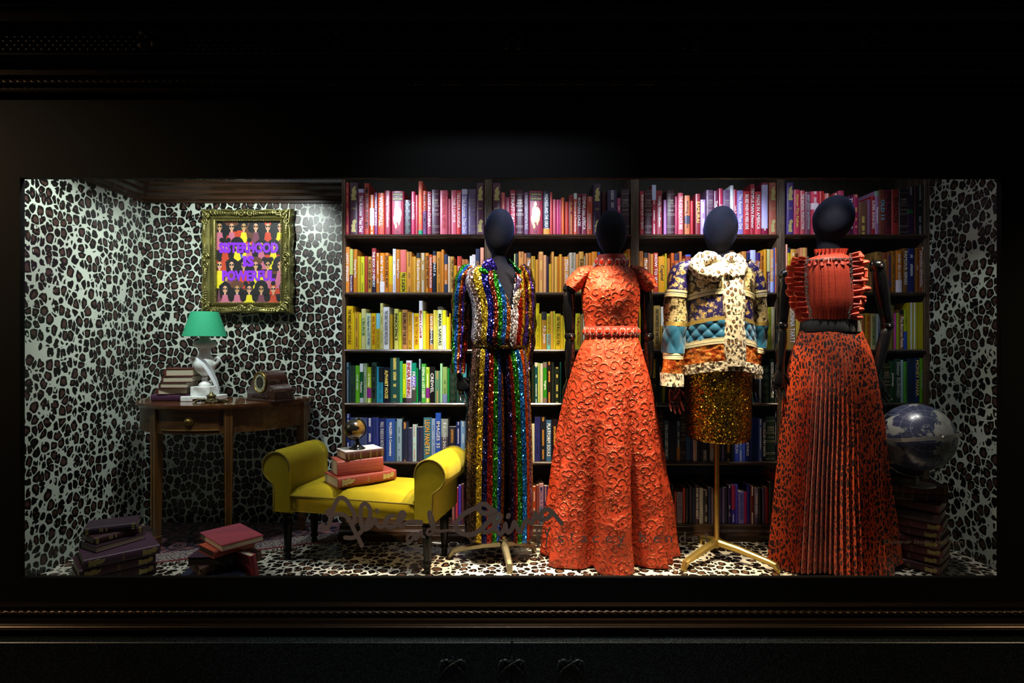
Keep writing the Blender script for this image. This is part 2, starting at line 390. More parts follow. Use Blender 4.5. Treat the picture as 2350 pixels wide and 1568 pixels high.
for pts in ([(1318,1160),(1285,1165),(1262,1195),(1275,1222),(1305,1205),(1322,1165),(1322,1195),(1335,1205)], [(1338,1200),(1348,1150),(1352,1190),(1375,1140),(1385,1175),(1400,1185)], [(1465,1120),(1435,1125),(1425,1155),(1450,1165),(1480,1125),(1478,1060),(1455,985),(1438,990),(1450,1060),(1475,1115),(1500,1140),(1590,1132)]):
    stroke(m, pts, 6.5, O1, K1)
tag(obj('painted_word', m, VINYL), 'small brown handwritten word and on the window glass', 'lettering', 'window lettering')
m = MB()
stroke(m, [(700,690),(600,725),(450,805),(340,920),(295,1020),(310,1100),(390,1165),(520,1195),(640,1175),(780,1075),(900,955),(955,830),(990,760),(930,700),(850,635),(770,630),(715,670),(740,750),(820,800),(920,790),(1020,750)], 11, O2, K2)
stroke(m, [(815,1150),(900,1135),(1000,1060),(1090,950),(1130,850),(1095,812),(1030,835),(1000,950),(1025,1080),(1085,1165),(1150,1160),(1195,1080),(1215,985),(1225,1080),(1265,1150),(1330,1090),(1385,955),(1420,1040),(1490,1155),(1530,1060),(1585,950),(1620,925),(1660,965),(1710,975),(1750,890),(1768,770),(1790,850),(1850,905)], 10, O2, K2)
stroke(m, [(1850,905),(1880,800),(1950,735),(2020,720),(2070,790),(2010,880),(1920,915),(1850,900),(1880,800),(1960,725),(2060,750),(2150,850),(2262,985)], 10, O2, K2)
stroke(m, [(1275,830),(1262,865)], 10, O2, K2)
tag(obj('painted_word', m, VINYL), 'large brown handwritten word Olivia on the window glass, before the sequin suit', 'lettering', 'window lettering')
O3, K3 = (1220, 800), 2.903
m = MB()
for pts in ([(33,1205),(40,1310)], [(35,1210),(60,1200),(62,1235),(38,1255),(62,1285),(45,1312),(38,1308)], [(92,1200),(100,1240),(122,1190)], [(104,1240),(96,1318)]): stroke(m, pts, 3.2, O3, K3)
tag(obj('painted_word', m, VINYL), 'thin brown hand drawn word BY on the window glass', 'lettering', 'window lettering')
TEXTS = []
def text(name, body, m, parent, M, w, h, bold=0, align='CENTER', keep=False):
    """flat text fitted into w x h; M places its frame (x along the line, y up the letters)"""
    cu = bpy.data.curves.new(name, 'FONT'); cu.body = body; cu.size = 1; cu.align_x = align; cu.align_y = 'CENTER'
    cu.resolution_u = 2; cu.offset = bold; cu.extrude = 0
    cu.materials.append(m); o = bpy.data.objects.new(name, cu); C.objects.link(o)
    off = Vector((0,0,0)); q = parent
    while q: off += q.location; q = q.parent
    if parent: o.parent = parent
    TEXTS.append((o, Matrix.Translation(-off) @ M, w, h, keep)); return o
def frontM(x, y, z): return Matrix(((1,0,0,x),(0,0,-1,y),(0,1,0,z),(0,0,0,1)))
def spineM(x, y, z): return Matrix(((0,1,0,x),(0,0,-1,y),(-1,0,0,z),(0,0,0,1)))
xs = [1287,1313,1341,1367,1397,1425,None,1475,1507,1535,1566,1595,1621]
for ch, x in zip('stacey bendet', xs):
    if x: 
        tall = ch in 'tbd'
        if ch == 's' and x == 1287: rt = thing('printed_name', 'widely spaced thin grey letters stacey bendet across the red gown hem', 'lettering', (XX(1287, YV), YV-.0003, ZZ(1238, YV)), 'window lettering')
        yy = 1233 if tall else (1243 if ch == 'y' else 1238)
        text('letter', ch, VGREY, rt, frontM(XX(x, YV), YV-.0003, ZZ(yy, YV)), 15*YV/FPX*(.6 if ch == 't' else 1), (25 if tall else 24 if ch == 'y' else 16)*YV/FPX)
o = text('printed_line', 'Designer Studio Hall II on I', VGREY, None, frontM(XX(2124, YV), YV-.0003, ZZ(1245, YV)), 188*YV/FPX, 12*YV/FPX, .012)
tag(o, 'small faint grey printed line Designer Studio Hall on the glass at lower right', 'lettering', 'window lettering')

# ================================================================ bookcase
ROWY = [537.5, 671, 802, 925, 1060, 1203.5]
ROWZ = [ZZ(y, YC) for y in ROWY]
UPX = [(783, 791), (1112, 1129), (1449, 1467), (1785, 1803), (2124, 2137)]
bc = thing('bookcase', 'tall dark walnut four-bay bookcase filled with colour-sorted books', 'bookcase', (XX(1460, YC), YC+.15, 0))
for k, (a, b) in enumerate(UPX):
    x0, x1 = XX(a, YC), XX(b, YC); w = x1-x0
    m = MB(); m.box(x0, x1, YC+.012, YB-.02, .0, 2.5)
    nf = max(2, int(w/.009)); 
    for i in range(nf):   # fluted face
        xc = x0+w*(i+.5)/nf; r = w/nf*.46
        m.prism([(xc+r*math.cos(t*PI/5), YC+.012-r*math.sin(t*PI/5)) for t in range(6)], .09, 2.5, 'z')
    obj('upright', m, DARKWOODV, bc, 'auto')
for b in range(4):
    x0, x1 = XX(UPX[b][1], YC), XX(UPX[b+1][0], YC)
    for z in ROWZ[:5]:
        m = MB(); m.prism([(YC, z-.002), (YC-.004, z-.008), (YC-.004, z-.012), (YC+.002, z-.0165), (YC+.004, z-.022), (YC+.012, z-.024), (YB-.03, z-.024), (YB-.03, z), (YC+.003, z)], x0, x1, 'x')
        obj('shelf', m, DARKWOOD, bc)
    m = MB(); m.box(x0, x1, YC, YB-.03, ROWZ[5]-.03, ROWZ[5]); obj('bottom_shelf', m, DARKWOOD, bc)
m = MB(); m.box(XX(791, YC), XX(2124, YC), YB-.029, YB-.021, .02, 2.5); obj('back_panel', m, wood('back_panel_wood', '1a130b', '3a2d18', .5, 'z'), bc)
x0, x1 = XX(780, YC), XX(2140, YC)
m = MB(); m.prism([(YC-.05,0),(YC-.05,.035),(YC-.045,.042),(YC-.03,.045),(YC-.03,.052),(YC-.012,.062),(YC-.006,.075),(YC-.006,.082),(YC,.086),(YC+.02,.086),(YC+.02,0)], x0, min(x1, XR-.001), 'x'); obj('plinth', m, DARKWOOD, bc)

# ================================================================ books on the shelves
n = NT('book_cloth')
ca = n('Attribute', attribute_name='Col').outputs['Color']; ci = n('Attribute', attribute_name='Ink')
uvn = n('SeparateXYZ', iVector=n.uv()); u, v = uvn.outputs[0], uvn.outputs[1]
# flat print on the spine: lines of unreadable small type
inu = n.math('MULTIPLY', n.math('GREATER_THAN', u, .34), n.math('LESS_THAN', u, .66))
rnd = n('ObjectInfo').outputs['Random']
seg = n('TexNoise', noise_dimensions='2D', iScale=1, iDetail=1); n.l.new(n('CombineXYZ', iX=n.math('MULTIPLY', v, 18), iY=n.math('MULTIPLY', rnd, 60)).outputs[0], seg.inputs['Vector'])
let = n('TexNoise', noise_dimensions='2D', iScale=1, iDetail=1); n.l.new(n('CombineXYZ', iX=n.math('MULTIPLY', v, 520), iY=n.math('ADD', n.math('MULTIPLY', u, 9), n.math('MULTIPLY', rnd, 90))).outputs[0], let.inputs['Vector'])
pr = n.math('MULTIPLY', inu, n.math('MULTIPLY', n.math('GREATER_THAN', seg.outputs[0], .47), n.math('GREATER_THAN', let.outputs[0], .5)))
pr = n.math('MULTIPLY', pr, ci.outputs['Alpha'])
ns_ = n.noise(n.obj(), 90, 3)
colr = n.mix(n.math('MULTIPLY', ns_, .3), ca, n.mix(.5, ca, (0,0,0,1)))
n.set(col=n.mix(pr, colr, ci.outputs['Color']), rough=.38, normal=n.bump(ns_, .05, .001)); BOOKM = n.m
n = NT('page_edges'); v = n.obj(); wv_ = n('TexNoise', iScale=1, iDetail=2); n.l.new(n.mapping(v, (700, 4, 4)), wv_.inputs['Vector'])
n.set(col=n.mix(wv_.outputs[0], lin('b8a98a'), lin('e8dfca')), rough=.8); PAGES = n.m
n = NT('page_edges_flat'); v = n.obj(); wv_ = n('TexNoise', iScale=1, iDetail=2); n.l.new(n.mapping(v, (4, 4, 700)), wv_.inputs['Vector'])
n.set(col=n.mix(wv_.outputs[0], lin('9c8f72'), lin('ddd4bd')), rough=.8); PAGESF = n.m
GOLD = mat('gilt_foil', 'c9b878', .35, .35, .2, 60, .1)
INKS = {'w': 'f4f0ea', 'k': '0c0a0c', 'y': 'e8d060', 'r': 'b02818', 'g': '2c7038', 'b': '28408c', 'o': 'e8a040', 'c': '58b0c8', 's': 'b8b8b8'}
def inkm(c): return mat('spine_ink_'+{'w':'white','k':'black','y':'yellow','r':'red','g':'green','b':'blue','o':'orange','c':'cyan','s':'silver'}[c], INKS[c], .5, 0, .02, 10, 0)
def colattr(me, name, c, a=1):
    at = me.color_attributes.new(name, 'FLOAT_COLOR', 'CORNER') if name == 'Col' else me.color_attributes.new(name, 'FLOAT_COLOR', 'CORNER')
    n_ = len(at.data); at.data.foreach_set('color', [c[0], c[1], c[2], a]*n_)
def cover_mesh(mb, x0, x1, y0, d, z0, z1, rnd_=.5, b=.0018):
    """case of a book standing spine forward: rounded spine and two boards"""
    w = x1-x0; xc = (x0+x1)/2; k = 6
    outer = [(x0, y0+d), (x0, y0+.004)]
    bul = min(.005, w*.22)*rnd_
    arc = [(xc-w/2*math.cos(PI*i/k), y0+.004-.004*math.sin(PI*i/k)**.6-bul*math.sin(PI*i/k)) for i in range(1, k)]
    outer += arc+[(x1, y0+.004), (x1, y0+d)]
    inner = [(x1-b, y0+d), (x1-b, y0+.005), (x0+b, y0+.005), (x0+b, y0+d)]
    poly = outer+inner; n_ = len(poly); vs = [(a, c, z) for z in (z0, z1) for a, c in poly]
    fs = []; uvs = []
    for i in range(n_):
        j = (i+1) % n_; fs.append([i, j, n_+j, n_+i])
        if 1 <= i <= k: 
            ua, ub = (poly[i][0]-x0)/w, (poly[j][0]-x0)/w
            uvs.append([(ua, 0), (ub, 0), (ub, z1-z0), (ua, z1-z0)])
        else: uvs.append([(-1,-1)]*4)
    # top and bottom rims as quads
    m1 = len(outer); S0 = list(range(1, m1-1))
    for base, rev in ((0, 1), (n_, 0)):
        for q in ([0, 1, m1+2, m1+3], [m1-2, m1-1, m1, m1+1], S0+[m1+1, m1+2]):
            q = [base+i for i in q]; fs.append(q[::-1] if rev else q); uvs.append([(-1,-1)]*len(q))
    mb.add(vs, fs, uvs)
# rows: (row, bay, origin x, origin y, zoom, base v, list of "left right top colour ink;lettering;options")
# options: E banded binding, G gilt figures + year, I big gilt blot, T/B:colour@v upper/lower colour block, K marbled
BOOKS = [
(0,0,785,410,6.91,"""45 108 65 a8283a o
122 250 65 4c2a38 o;1936;G
255 348 165 86284c w;The Autumn That Did;T:c0b0d8@225
352 430 75 a83428 k;TIME TRAVELLER ARTIST MAN
438 508 258 dc6020 w;;M:f0e0dc@470-745
510 562 220 7c2c62 w;MALORY BURTON
568 670 228 dc5418 w;WINDFALL;B:c83820@775
675 768 192 98243a w;Holly Woodlawn
785 980 200 9c1c38 w;;I
990 1095 340 40303c o;;K
1097 1160 205 bc2850 w;SAVAGES
1160 1210 262 a82838 w;;B:b03030@520
1208 1278 42 e0583c o;La cuisine de filles;B:109060@820
1280 1345 195 cc4c2c k;THE LAST SAMPLES;B:70306c@520
1350 1418 207 a43c56 w;LOST IN CHINA
1422 1538 175 482234 s;;E
1552 1678 187 c85868 R;THE PERSONAL HISTORY
1685 1728 322 b04254 o
1732 1815 185 e0687c w;THE J CURVE
1818 1888 188 d83434 w;TESTUYA HONDA
1895 1990 168 9080b8 w;The Autumn That Did;T:d0c8e8@250
2000 2125 170 6a5676 w;;E
2130 2250 70 5a3044 o;1940;G"""),
(0,1,1120,410,6.91,"""70 205 72 5c2c40 o;1940;G
205 270 222 cc5468 o
272 345 292 a83c5a k
350 435 187 be364e w;STRAIT TALK
443 560 180 4c2034 s;;E
568 645 218 6a3c5c s;PATRICK MCGRATH MARTHA PEAKE
652 868 197 981c38 w;;I
875 980 195 1a2238 w;MADNESS AND THE GREAT;B:d89030@790
982 1020 218 c83c38 w
1028 1078 330 c24e5c w;MODERN BABY
1085 1128 333 c83c70 w
1130 1160 333 b43c66 w
1162 1210 300 d86024 w;WHAT WOMEN WANT
1222 1278 367 c03424 w;wetlands
1280 1358 260 882a2c o
1355 1412 232 d85c40 w;Ethics and Freedoms;T:d8e4e0@325
1413 1478 242 701834 w;ROMAN DAZE
1485 1562 242 8a384a w;CHINA into AFRICA
1568 1660 285 b84830 s
1668 1790 85 3c2440 o;1933;G
1800 1882 205 4a0c12 r;;Z
1895 2045 185 3c2c4e s
2048 2105 310 b04a6a w
2112 2240 172 3c2432 s;;E"""),
(0,2,1460,410,6.91,"""55 125 200 a02630 w;FROM NIGHT FLAK TO HIJACK
130 248 175 48222e s;;E
248 318 102 a8203a w;;T:c8d4f4@340
318 412 190 9c3440 w;Holly Woodlawn
435 482 338 b070b0 w
483 605 182 48222e s;;E
612 658 282 a02c50 w;;T:d8d0e8@410
663 745 228 d04e5c w;THE ICE DELICATE BEE
768 852 268 c87044 k;writing movies;M:404058@590-715
862 905 353 b82830 w
940 1018 242 8a2830 y;SAMURAI
1022 1100 335 a888c4 w
1110 1225 182 5c3c58 w;;E
1235 1298 195 6c2c4c w;THE NINE
1312 1375 155 b02648 w;Lady B
1378 1490 182 6a4c70 w;;E
1493 1545 108 e8ecf4 s
1545 1600 172 b02c4a w;Lady B
1590 1700 188 9080c0 w;The Autumn That Did
1700 1805 200 be2c34 w;BIG BEES WHEN WE WERE LIONS
1810 1880 88 ac2a3a w;TEMPLE MAN Eleanor
1885 1982 208 d04250 w;MADE IN AMERICA
1990 2092 65 8a1a3c w;;M:c8c0f0@100-790
2110 2242 65 ac5c48 y;1931;G"""),
(0,3,1795,410,6.91,"""70 182 65 4c3478 w;1937;G
185 282 175 c03650 y;Honor Thy Father
288 358 190 c85058 w;THE HUMAN TINDUCTION
360 452 210 7c4058 s;BABY JEREEY BASSERMANN
455 585 203 d83858 w;;M:f0d8e4@390-490
592 668 200 d83034 k
672 752 235 cc5c50 w
808 890 235 a83630 w
890 982 193 b03c5c k;N
1000 1035 600 c0b840 w
1040 1128 275 4c1a3c w;THE LAST OF
1132 1210 252 9a2452 y
1218 1350 370 6a4634 y
1355 1410 330 7a4c68 k
1415 1470 280 9c1420 w;SUPER SONICERS
1472 1535 198 9c6c94 w;Shakespeare;T:7c9c84@280
1538 1635 175 6a3226 c;OLD 13
1632 1735 178 581624 k;THE WEEKEND
1735 1852 172 8a221e k;SEASON
1855 1985 160 221418 s;;E
1985 2090 130 2a1030 s;;M:0c5428@490-560
2092 2130 100 481016 y;Jack and Jill BOOK 1990
2135 2260 110 14181c s"""),
(1,0,785,560,6.91,"""48 115 48 e08830 w;UNITY SPENCER
118 172 82 5a2e42 w;The Lucky Drifter;T:b4b85c@490
178 240 85 c07418 w;Keeping Mum
242 290 195 c8a420 y;;T:202020@228,M:b04828@365-585
293 355 200 d0cc20 k
358 405 193 a84028 w;;T:f0ece8@550
410 468 200 c8943c k;THE Z OF GREAT BRITAIN
470 538 68 982c2c w;THE BOOK OF MEMORY;B:24182c@580
540 592 143 d07c18 w
598 675 143 e08410 w;under the visible life;B:f0e8e0@595
678 740 140 d88020 k;EPILOGUE WILL BOAST
740 802 195 e4c410 o;;B:d89020@640
803 852 78 f0f0f4 k;;
855 920 88 c87820 w;Keeping Mum
922 1022 92 e0c820 k;PRE-SUASION;T:d8665c@450
1025 1105 125 d89438 k
1100 1125 200 e09c18 w
1125 1175 200 dca438 w;THE HUNCHBOOK
1178 1245 145 dca040 w;The Borrow Fields;T:24282c@225
1248 1318 142 b89458 w
1322 1378 143 e08820 k;EPILOGUE WILL BOAST
1380 1432 168 d85818 w;DANCE FURCRACIES
1438 1495 112 1c2838 w;PART A;M:e0985c@185-300
1500 1575 122 d89030 k
1575 1618 90 e08c28 y;The National Party
1620 1678 165 d87c28 w;;T:304060@320,B:303c58@640
1680 1718 195 f0d0a8 o
1718 1778 200 dca848 k;THE Z OF GREAT BRITAIN
1778 1822 340 e8ac10 w;Comma
1825 1895 195 d84c38 w;Scarlet
1895 1952 245 c87c40 w
1952 1990 243 c87438 w
2025 2062 190 f0f0ec k
2062 2115 168 ececec r;
2120 2182 78 282c48 o;CHUCK
2192 2248 58 e09474 w;ASTA"""),
(1,1,1180,560,8.39,"""0 25 190 b8c47c k
30 80 178 1c1c20 o;THE ASIAN
85 185 148 c8823a k
190 238 178 b87444 w;DELIVERANCE
238 326 170 a06424 w;The Borrow Fields;T:24242c@265
330 405 235 c89820 k
410 470 300 c88824 w;;T:c04828@410
475 562 150 d08c4c y
565 622 215 e0a068 r;;T:f0f0f0@320
628 668 240 382438 w;;B:b03428@640
670 718 385 d0a418 k
720 768 150 d89440 b
775 838 243 e0ac48 w;THE HUNCHBOOK
840 868 243 d87410 w
870 922 197 e09c28 b;
925 958 245 b06430 w;;T:e0d8b8@340
960 1058 245 e09438 w;STEVAS CREVALA
1062 1190 168 bcac90 k;
1192 1245 195 d88c40 w
1250 1340 148 cc943c k;Edith Pearl
1345 1375 240 a08c68 k
1378 1432 178 d08848 w;DELIVERANCE
1435 1495 172 d87818 k;EPILOGUE
1497 1602 150 d88018 w;under
1610 1662 155 384c7c w
2040 2118 215 c8c028 k;;T:a8d0b0@240
2120 2175 190 c8b420 k;MAD
2175 2250 100 d87414 o;ANNE ENRIGHT"""),
(1,2,1460,560,6.91,"""48 110 115 c87428 k
118 185 140 c87c38 w;The Borrow Fields;T:242424@220
190 225 145 b0643c w
228 272 158 d08834 w
275 347 140 b83c20 w;HOW TO WIN
350 458 198 dc9414 k;Capital
458 485 153 b8ac20 k;;B:c8d0d8@520
488 540 228 c06c24 k
553 603 145 c85814 k;EPILOGUE
605 680 150 b04c20 w;;T:241838@262
682 727 118 c87434 w;Beyond
733 778 235 c07430 w
780 870 168 a03c2c w;;T:3c58b0@200
1640 1675 190 30405c w
1678 1752 118 d0883c k
1760 1808 138 202858 y;We Were One
1810 1898 98 9c60a0 b;Live in Travel;T:c8d0f8@430
1902 1970 138 b06038 w;Susan Sontag Showing;T:3c2068@262
1972 2022 138 e08420 k;EPILOGUE WILL BOAST
2025 2070 85 e09c1c w;SIX WEEKS THE NERIA;T:c01c1c@200
2075 2125 83 5a3048 w;The Lucky Drifter;T:ccc480@440
2132 2180 85 e0a060 w;SOCIAL MEDIA;B:b8c4f4@600
2183 2203 65 4454a4 w
2205 2250 58 d8703c w;ASTA'S CAULDRON"""),
(1,3,1795,560,6.91,"""62 88 5 f0a488 w
90 135 62 d8bc18 k;;T:142040@140
138 212 82 d89c38 w
290 402 60 d08454 y
1395 1440 200 8c6030 w
1480 1580 125 a07838 k
1585 1660 135 904c2c y;RICHARD
1660 1730 130 804824 b;HOW TO WIN THE NOBEL
1730 1800 112 a0681c k
1808 1905 108 c87414 w;under the visible life;B:e8e0f0@575
1918 1990 70 744c1c w;FAMOUS SERIES
1990 2105 70 1c2460 w;;T:1c2460@170
1997 2100 180 985a2c k;DAVID LODGE A Man of Parts
2108 2160 65 8c5814 w;Speak
2165 2228 55 8c4828 w;EXPANDING NEWSPAPERS
2232 2280 45 a06020 w;;T:d8d8d0@95"""),
(2,0,785,680,6.91,"""65 175 155 dcb010 k;THE WORLD AND ITS DOUBLE
172 192 270 e8dc18 k
195 268 248 c89828 k;
270 302 270 e0d814 k
305 375 200 d0cc80 g;CRUSOE
375 458 270 c8d8ac b;Oya Baydar the LOST WORD
462 538 270 e4bc10 r;ANVIL THE STORY OF ANVIL
540 602 270 d0cc24 r;SHE DO THE FUNNY ALL THE WHAT;T:80ccd4@515
595 650 110 d8d07c k;
648 750 172 ecece8 k;THE GREAT RAILROAD REVOLUTION
755 802 285 c09c20 w;;T:303848@305,M:485868@545-600
825 895 200 dcd868 k;INNOCENCE
895 945 250 d0d420 k;THE EMPEROR'S TOMB
948 1038 215 c08848 k;FALLING OFF THE EDGE
1040 1110 250 c89828 k
1112 1135 270 f0e8e0 r
1140 1220 270 e4c410 r;ANVIL THE STORY OF ANVIL
1220 1280 72 f4f4f4 r;Maurice Cockrill
1283 1328 235 d8dc38 k
1328 1380 278 e4a410 k;FOXY-T
1390 1445 275 c89040 w;KATE GRENVILLE;M:181418@540-765
1447 1490 220 dccc58 b;DOING A PhD
1490 1515 222 d0cc44 k;;B:e08828@725
1517 1590 170 d8e4b0 k;MARK SARVAS;T:403830@215
1592 1650 220 e8ecf4 b;;T:d8d418@460
1652 1700 330 d8d010 w;;T:8c20a0@430,M:8c20a0@510-590,M:8c20a0@680-755
1702 1720 270 e0ac18 k"""),
(2,1,1180,680,6.91,"""322 345 470 c8b84c k
345 400 112 dcc414 k
402 435 275 d4bc1c k
437 515 250 b48028 w;P.D. James;T:282828@375
517 578 275 cccc2c r;NUCLEAR LINES ALL THE PEOPLE;B:6cbca8@600
580 622 240 d8a034 k;
622 650 237 cccc30 k
652 740 277 d4b420 k;ON THE BULL KILLS YOU
742 778 305 d4b424 k;WE DANCE AT MY FEARS
780 835 330 d0c020 w;;T:8c2088@430,M:8c2088@510-600
970 1048 272 ccc420 r;Tin Mugs and Mad Pirates
1048 1090 300 a07c40 w
1092 1130 275 ccc8a4 k"""),
(2,2,1460,680,6.91,"""45 72 103 d4a414 k
245 275 155 c8a448 k
275 385 150 a88844 k;ENCHANTRESS OF NATIONS
392 443 165 d09c24 k;IN NO TIME;T:dcd8c0@475
1995 2045 245 8c9828 w
2048 2085 235 a09c1c k;FOXY-T;B:b04c1c@550
2085 2140 175 c8d028 k
2143 2200 170 c8c08c r"""),
(2,3,1795,680,6.91,"""75 95 330 b08414 k
98 220 165 a87c3c w;DONNA TARTT
222 305 195 c8a438 o
308 345 400 b89824 k
1200 1245 215 a08024 b
1248 1310 278 a88444 r;A CUPBOARD FULL OF COATS
1312 1402 270 b08818 r;ANVIL THE STORY OF ANVIL
1405 1490 275 a89464 g;CHRISTOPHER MANNE
1490 1560 280 8c9490 b;Oya Baydar
1715 1775 145 6c6024 k
1778 1810 265 bc3c9c w
1812 1858 265 90a420 k;TEA AND LAW SENSE;B:80303c@760
1858 1928 212 7c5024 w;The Borrow Fields;T:101014@290
1930 1985 212 98a414 k;;B:20409c@560
1988 2006 105 a49c10 k
2010 2034 103 a49c10 k
2036 2066 100 ccd0cc k;;T:a49c10@150,M:304858@165-355
2068 2090 100 a49c10 k
2092 2118 100 ccd0cc k;;T:5c7ca8@580
2120 2142 100 a09810 k
2144 2166 98 a49c10 k
2168 2190 98 a09810 k
2192 2214 96 a49c10 k
2216 2238 95 a09810 k
2240 2262 95 a49c10 k
2264 2284 93 a09810 k"""),
(3,0,785,815,6.91,"""65 116 118 264a5c s
118 205 168 2c4438 k
210 278 168 60b020 w;small steps
280 335 135 0c5c2c w;Mutant;T:e0e8ec@268,B:b0b8c0@680
340 393 133 98b08c k
395 460 193 98b820 w;;M:782078@520-680
468 546 118 243f34 k;BENOIT SALZMAN
548 582 188 2484a0 w
582 648 195 208098 k;;T:0c1014@430
652 758 195 0e1220 y;ALPHABET HOUSE
762 910 45 1c4440 y
912 958 95 34a068 w;;T:dce4e4@200
960 1012 140 c4d818 k;;B:14180c@680
1015 1100 88 d0d0e4 r;INDIA RISING;B:483844@680
1100 1175 125 0c886c w;FRANCE;M:7060c0@340-500,M:404038@500-740
1175 1205 208 0c8838 w;;B:402480@700
1208 1258 60 0c2a34 w
1258 1325 140 44a038 w;DEEPAK LAL LOST CAUSES
1325 1388 193 98b820 w;;M:782078@520-680
1390 1468 190 120e10 w;CREWEL
1470 1552 250 5c8864 o
1555 1592 137 a4d8a0 k
1595 1668 190 94b060 k;;B:8088b0@620
1670 1702 208 0c8434 w;;B:402480@700
1704 1812 160 1e3626 k;;K
1814 1915 150 284c3e k
1918 1975 140 4498a0 k"""),
(3,1,1210,815,13.06,"""130 210 300 1c2816 y
220 312 225 0e4c50 w;;T:d0d0c4@340
315 375 240 a8b85c k
380 470 250 bcbca4 k;;M:3c78a8@770-1210
475 588 215 288018 w;Virginia;T:70605c@375,B:70605c@1285
590 725 200 160e06 o
730 805 215 18201a k
815 970 360 141c12 y
985 1020 220 0c5044 w"""),
(3,2,1500,815,6.91,"""-68 75 60 1c2814 y
78 130 55 0a2820 w;;B:0a2820@650
133 185 190 7c8010 k;FRANCE 2014
1540 1573 250 44b030 w
1575 1650 120 1c3054 w
1650 1725 130 0e1820 s
1730 1835 160 0e1a12 k;;K
1838 1915 62 122818 w;INDONESIA ETC ELIZABETH PISANI
2090 2150 70 0e1812 w"""),
(3,3,1990,815,13.07,"""420 475 300 0e302a k
480 680 250 2c2a10 y;;E
685 830 180 123c1e w;Jealousy
835 1010 110 1a3628 s;Eliezer BURNED
1015 1095 145 8cb0b4 r
1105 1210 190 4c9834 k
1215 1410 105 0e2c4c k
1415 1575 95 162c64 y;MONEY MANIA
1580 1725 90 5c9c0c s;The Single Engine"""),
(4,0,785,935,6.91,"""65 128 105 14246c w
130 390 165 3a4670 s
393 488 168 1c2868 w
490 578 165 2a3478 k
580 690 178 101c58 s;PAUL THEROUX MOTHERLAND
692 840 180 284c94 w;WALDEN A Commentary
842 862 235 3c6064 w
865 946 185 84a0b4 k;
948 1044 235 1a223e o
1046 1114 330 32365c k
1116 1180 280 a8c8c8 r;
1182 1288 315 262a50 k
1290 1414 165 3a7080 o;LEON PANETTA
1416 1480 180 98b0d4 b
1482 1568 90 2c5cc4 w;IMAGES 35
1570 1680 185 a0a8a0 w;THE LONG SHADOW;B:483c4c@470
1685 1808 310 262638 o
1810 1878 230 1c2c6c w
1880 1960 220 80a8cc w"""),
(4,1,1210,935,11.6,"""110 195 450 ccccb4 r
200 345 260 2a2c70 k
350 495 265 1a1e28 o
500 640 345 3a6084 w;PLATFORM SOULS
645 815 350 180c12 o
820 860 420 403830 k"""),
(4,2,1500,935,7.83,"""0 78 190 6c6858 k;HOW
80 185 70 281008 o;;E
190 270 245 3c6074 w;THE LIDO LIBBY PAGE
272 405 290 1a1a26 k
410 482 250 34485a w;;B:a06828@720
485 585 100 241206 o;;E
590 660 300 24588c k;
662 705 300 2c2068 r
708 782 300 bca494 r
785 830 300 281a38 w
832 1010 300 121218 s;
1012 1085 300 94908a r;KINNEE
1190 1223 300 1a1a40 k
1225 1275 300 585a88 w
1278 1410 300 0c0c08 o
1412 1445 300 262e40 w
1450 1528 300 3850cc w;TO MR SUN
1530 1598 300 5070c0 w
1600 1646 300 4860d8 k
1648 1720 300 162270 w;MENTAL ETHICS
1730 1890 180 122060 k
1893 1950 210 4658a4 w
1955 2015 200 0a0e2c w;YOU KILLED PIET BARON
2018 2180 170 1a2c24 o;;E
2185 2240 60 0e103c w"""),
(4,3,1795,935,6.91,"""62 110 150 141840 w
1480 1560 170 182448 w"""),
(5,0,1010,1080,8.1,"""-740 -640 240 341414 w
-635 -560 200 4a2010 w
-550 -480 190 241820 w
-470 -380 210 502818 w
-370 -300 190 301418 w
-290 -210 200 3c1c10 w
-200 -130 195 281830 w
215 275 290 6c4050 o
285 335 330 c83850 w
342 392 280 5840c4 w
395 443 255 6a3436 o"""),
(5,1,1010,1080,8.1,"""1715 1783 300 a84024 w
1788 1840 280 86403a y
1843 1922 250 c88c94 b;MACHETE SEASON;B:5c7c98@700
1925 1998 290 38286c o
2000 2065 300 261828 k"""),
(5,2,1500,1080,7.83,"""250 315 390 504468 k
318 368 265 121218 w;
370 412 380 c04434 w
415 522 390 a898a8 b;DAVID HEWSON
525 568 320 c0381c w
570 630 320 161626 w;SOUL MASS
640 698 285 262240 w
702 745 310 202c50 y;Twilight
748 815 265 362230 w;FUTURE TO FOOD ADDICT
818 900 330 98928c s
905 983 360 1a120e s
985 1038 320 202c50 y;Twilight
1040 1082 325 786072 w
1185 1233 320 1e1a50 w
1236 1278 325 7866a0 w
1280 1334 320 121228 w;SOUL MASS
1336 1393 265 2e1a50 w
1395 1468 265 2c1890 w;;T:9c1a48@700
1470 1518 260 5040b0 w;;T:4474c8@500
1520 1625 385 8878bc b;DAVID HEWSON
1628 1675 390 b01858 w
1680 1730 260 1e1e70 w
1735 1810 280 5e2018 w
1815 1885 320 7c6a8c w;;B:504068@850
1890 1950 320 100c16 y
1955 2003 330 564a78 w;;T:a89c78@570
2005 2065 310 a8201c w
2075 2125 215 463e36 w
2130 2180 210 1a1218 w
2185 2232 60 8c2024 w"""),
(5,3,1795,1080,6.91,"""1500 1570 150 241820 w
1580 1640 180 301c20 w"""),
]
ROWN = ['top shelf', 'second shelf', 'third shelf', 'fourth shelf', 'fifth shelf', 'bottom shelf']
BAYN = ['first bay', 'second bay', 'third bay', 'fourth bay']
ORD = ['zero','first','second','third','fourth','fifth','sixth','seventh','eighth','ninth','tenth','eleventh','twelfth','thirteenth','fourteenth','fifteenth','sixteenth','seventeenth','eighteenth','nineteenth','twentieth']
ORD += ['twenty-'+x for x in ORD[1:10]]+['thirtieth']+['thirty-'+x for x in ORD[1:10]]
